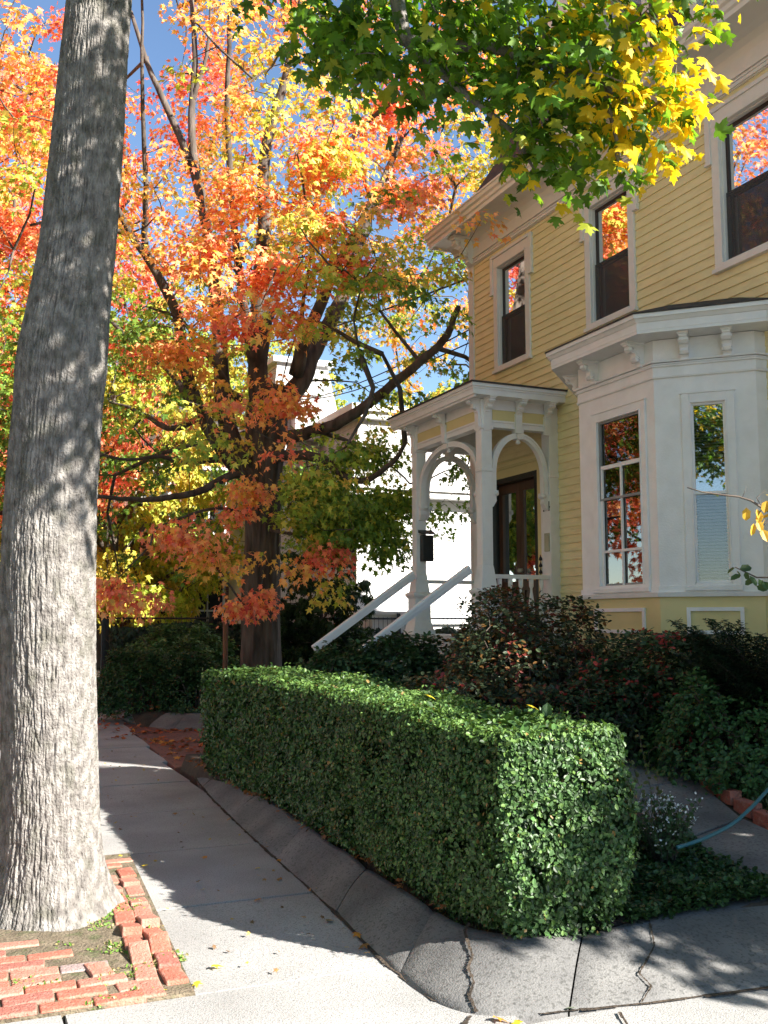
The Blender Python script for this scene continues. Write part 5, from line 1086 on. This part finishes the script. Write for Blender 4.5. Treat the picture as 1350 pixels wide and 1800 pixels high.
for i in range(3): brick(1.0-i*.22, 6.86, 3+random.uniform(-3, 3), 0, 0, .003, [0, 2, 1][i], .21, '%s brick from the right in the row closing the pit behind the trunk' % NUM[i])
for i in range(3): brick(1.09-i*.22, 6.98, 3+random.uniform(-2, 2), 0, 0, 0, [2, 0, 1][i], .21, '%s brick from the right in the last row before the slab' % NUM[i])
brick(.70, 4.88, 96, 0, 3, .006, 2, .19, 'pale pink brick standing crosswise at the foot of the trunk')
# weeds and moss between the bricks
n = 4200; X = RNG.uniform(-.6, 1.1, n); Y = RNG.uniform(4.46, 6.9, n); kp = (fbm(np.stack([X*5, Y*5, X*0], 1), 461, 2) > .14) & ((X > .68+.05*(Y-4.5)) | (Y < 5.35)); X, Y = X[kp], Y[kp]
P = []
for x, y in zip(X, Y):
    for _ in range(7): P.append((x+RNG.normal()*.012, y+RNG.normal()*.012, RNG.uniform(0, .018)))
P = np.array(P); C = np.where(RNG.uniform(size=(len(P), 1)) < .6, np.array([(.13, .24, .04)]), np.array([(.30, .25, .11)])); tag(leaves('weeds', P, np.array([0, 0, .7])+rnd(len(P))*.6, rnd(len(P))+np.array([0, 0, .3]), RNG.uniform(.010, .022, len(P)), OVALR, C, M['hedge']), 'small green weeds and moss growing between the pit bricks', 'weeds', kind='stuff')

# ================================================================== FALLEN LEAVES
def fallen(px_, py_, size, col, label, z=.006, tm=T_LO):
    p = at(px_, py_, Z=z); a = RNG.uniform(0, 6.28); o = leaves('fallen_leaf', np.array([[0, 0, .004+.1*size]]), np.array([[RNG.normal()*.15, RNG.normal()*.15, 1]]), np.array([[math.cos(a), math.sin(a), 0]]), size, tm, np.array([col]), M['litter']); o.location = tuple(p)
    tag(o, label, 'leaf', 'single leaves lying on the sidewalk')
Yl, Br, Or = (.75, .58, .04), (.28, .15, .05), (.55, .24, .04)
for a in ((372, 1700, .06, Yl, 'bright yellow leaf on the sunlit concrete right of the pit bricks'), (346, 1728, .055, Yl, 'yellow leaf at the front right corner of the brick pit'), (284, 1742, .05, Yl, 'yellow leaf lying on the front course of bricks'), (210, 1505, .05, Yl, 'yellow leaf on the slab just behind the brick pit'), (250, 1524, .05, Yl, 'yellow leaf at the back corner of the brick pit'),
          (458, 1582, .05, Or, 'tan leaf on the slab joint in the hedge shadow'), (455, 1527, .045, Yl, 'small yellow leaf on the second shaded slab'), (364, 1508, .045, Or, 'dull yellow leaf in the middle of the shaded slab'), (580, 1620, .07, Br, 'curled brown leaf on the shaded slab near the kerb'), (625, 1642, .065, Or, 'folded tan leaf near the foot of the kerb'), (646, 1662, .07, Br, 'brown leaf right against the kerb foot'), (490, 1512, .05, Or, 'pale leaf at the kerb joint beyond the middle slab'), (505, 1520, .05, Yl, 'pair leaf next to the pale one at the kerb joint'), (495, 1545, .05, Br, 'dark brown leaf lying left of the kerb joint'), (405, 1440, .06, Or, 'orange brown leaf at the kerb beside the third slab'), (310, 1432, .05, Br, 'brown leaf in the middle of the third slab'), (868, 1790, .07, Or, 'orange yellow leaf at the bottom edge before the kerb corner'), (912, 1797, .06, Yl, 'pale leaf in the crack at the bottom edge'), (1000, 1775, .06, (.3, .34, .25), 'grey green leaf on the shaded driveway'), (572, 1560, .04, Or, 'small tan leaf stuck at the kerb foot')): fallen(*a)
def litter(name, label, X, Y, Z, size, cols):
    n = len(X); C = np.array(cols)[RNG.integers(0, len(cols), n)]*RNG.uniform(.7, 1.2, (n, 1)); a = RNG.uniform(0, 6.28, n)
    tag(leaves(name, np.stack([X, Y, Z+RNG.uniform(.005, .03, n)], 1), np.array([0, 0, 1.])+rnd(n)*.35, np.stack([np.cos(a), np.sin(a), a*0], 1), RNG.uniform(.7, 1.2, n)*size, T_LO, C, M['litter']), label, 'leaf litter', kind='stuff')
n = 900; t = RNG.uniform(0, 1, n); X = 2.5+RNG.uniform(0, 3.2, n); Y = 11+RNG.uniform(0, 1, n)**.6*3.9; kp = (Y < 15.6-.75*(X-2.5)) & (fbm(np.stack([X, Y, X*0], 1), 471, 2) > -.1-.3*(Y > 13.2)); litter('leaf_litter', 'orange and red maple leaves scattered over the brick walk', X[kp], Y[kp], .01+0*X[kp], .085, [(.55, .13, .04), (.60, .24, .05), (.35, .08, .03), (.25, .1, .05)])
n = 1600; X = RNG.uniform(2.95, 6, n); Y = RNG.uniform(14.6, 20, n); kp = (X-2.9)*.5+(Y-15.4)*.9 > .55; litter('leaf_litter', 'red and brown leaves under the bushes beyond the far kerb', X[kp], Y[kp], .24+0*X[kp], .09, [(.45, .10, .04), (.30, .12, .05), (.2, .09, .04)])
n = 420; X = RNG.uniform(.9, 2.8, n); Y = RNG.uniform(14, 24, n); kp = X > 2.2-RNG.exponential(.35, n); litter('leaf_litter', 'reddish leaves gathered along the far sidewalk edge', X[kp], Y[kp], .01+0*X[kp], .085, [(.5, .13, .05), (.35, .12, .05)])
n = 1500; X = RNG.uniform(3.3, 6.6, n); Y = RNG.uniform(4.4, 9.5, n); kp = ~((X < np.interp(Y, [4, 5.35, 6.1, 7], [4.85, 5.05, 5.3, 5.6])) & (X > 3.9) & (Y < 7)) & (Y > 5.2-.9*(X > 4.8)); litter('leaf_litter', 'brown and tan leaves in the bed beyond the garden path', X[kp], Y[kp], zg(X[kp], Y[kp]), .07, [(.30, .13, .06), (.38, .20, .10), (.20, .09, .04), (.42, .3, .08), (.34, .08, .05)])
n = 110; X = RNG.uniform(.9, 2.15, n)**1; Y = RNG.uniform(4.5, 13, n); litter('leaf_litter', 'small dry leaf scraps scattered along the sidewalk slabs', X, Y, .0+0*X, .03, [(.35, .2, .08), (.5, .35, .08), (.2, .12, .06)])
n = 260; X = RNG.uniform(2.3, 2.7, n); Y = RNG.uniform(4.5, 10.5, n); litter('leaf_litter', 'dry brown leaves caught under the hedge', X, Y, .165+0*X, .05, [(.25, .12, .06), (.35, .14, .05)])
# a few leaves resting on top of the hedge
for i, (x, y, c, l) in enumerate(((585, 1205, (.7, .35, .2), 'pale orange leaf on the hedge top, left of centre'), (752, 1222, Yl, 'yellow leaf on the middle of the hedge top'), (932, 1240, Yl, 'yellow leaf on the hedge top nearest the camera'))):
    p = at(x, y, Z=1.16); o = leaves('fallen_leaf', np.array([[0, 0, .0]]), np.array([[.2, -.3, 1]]), np.array([[1., .4, 0]]), .07, T_LO, np.array([c]), M['litter']); o.location = tuple(p); tag(o, l, 'leaf', 'leaves resting on the hedge')
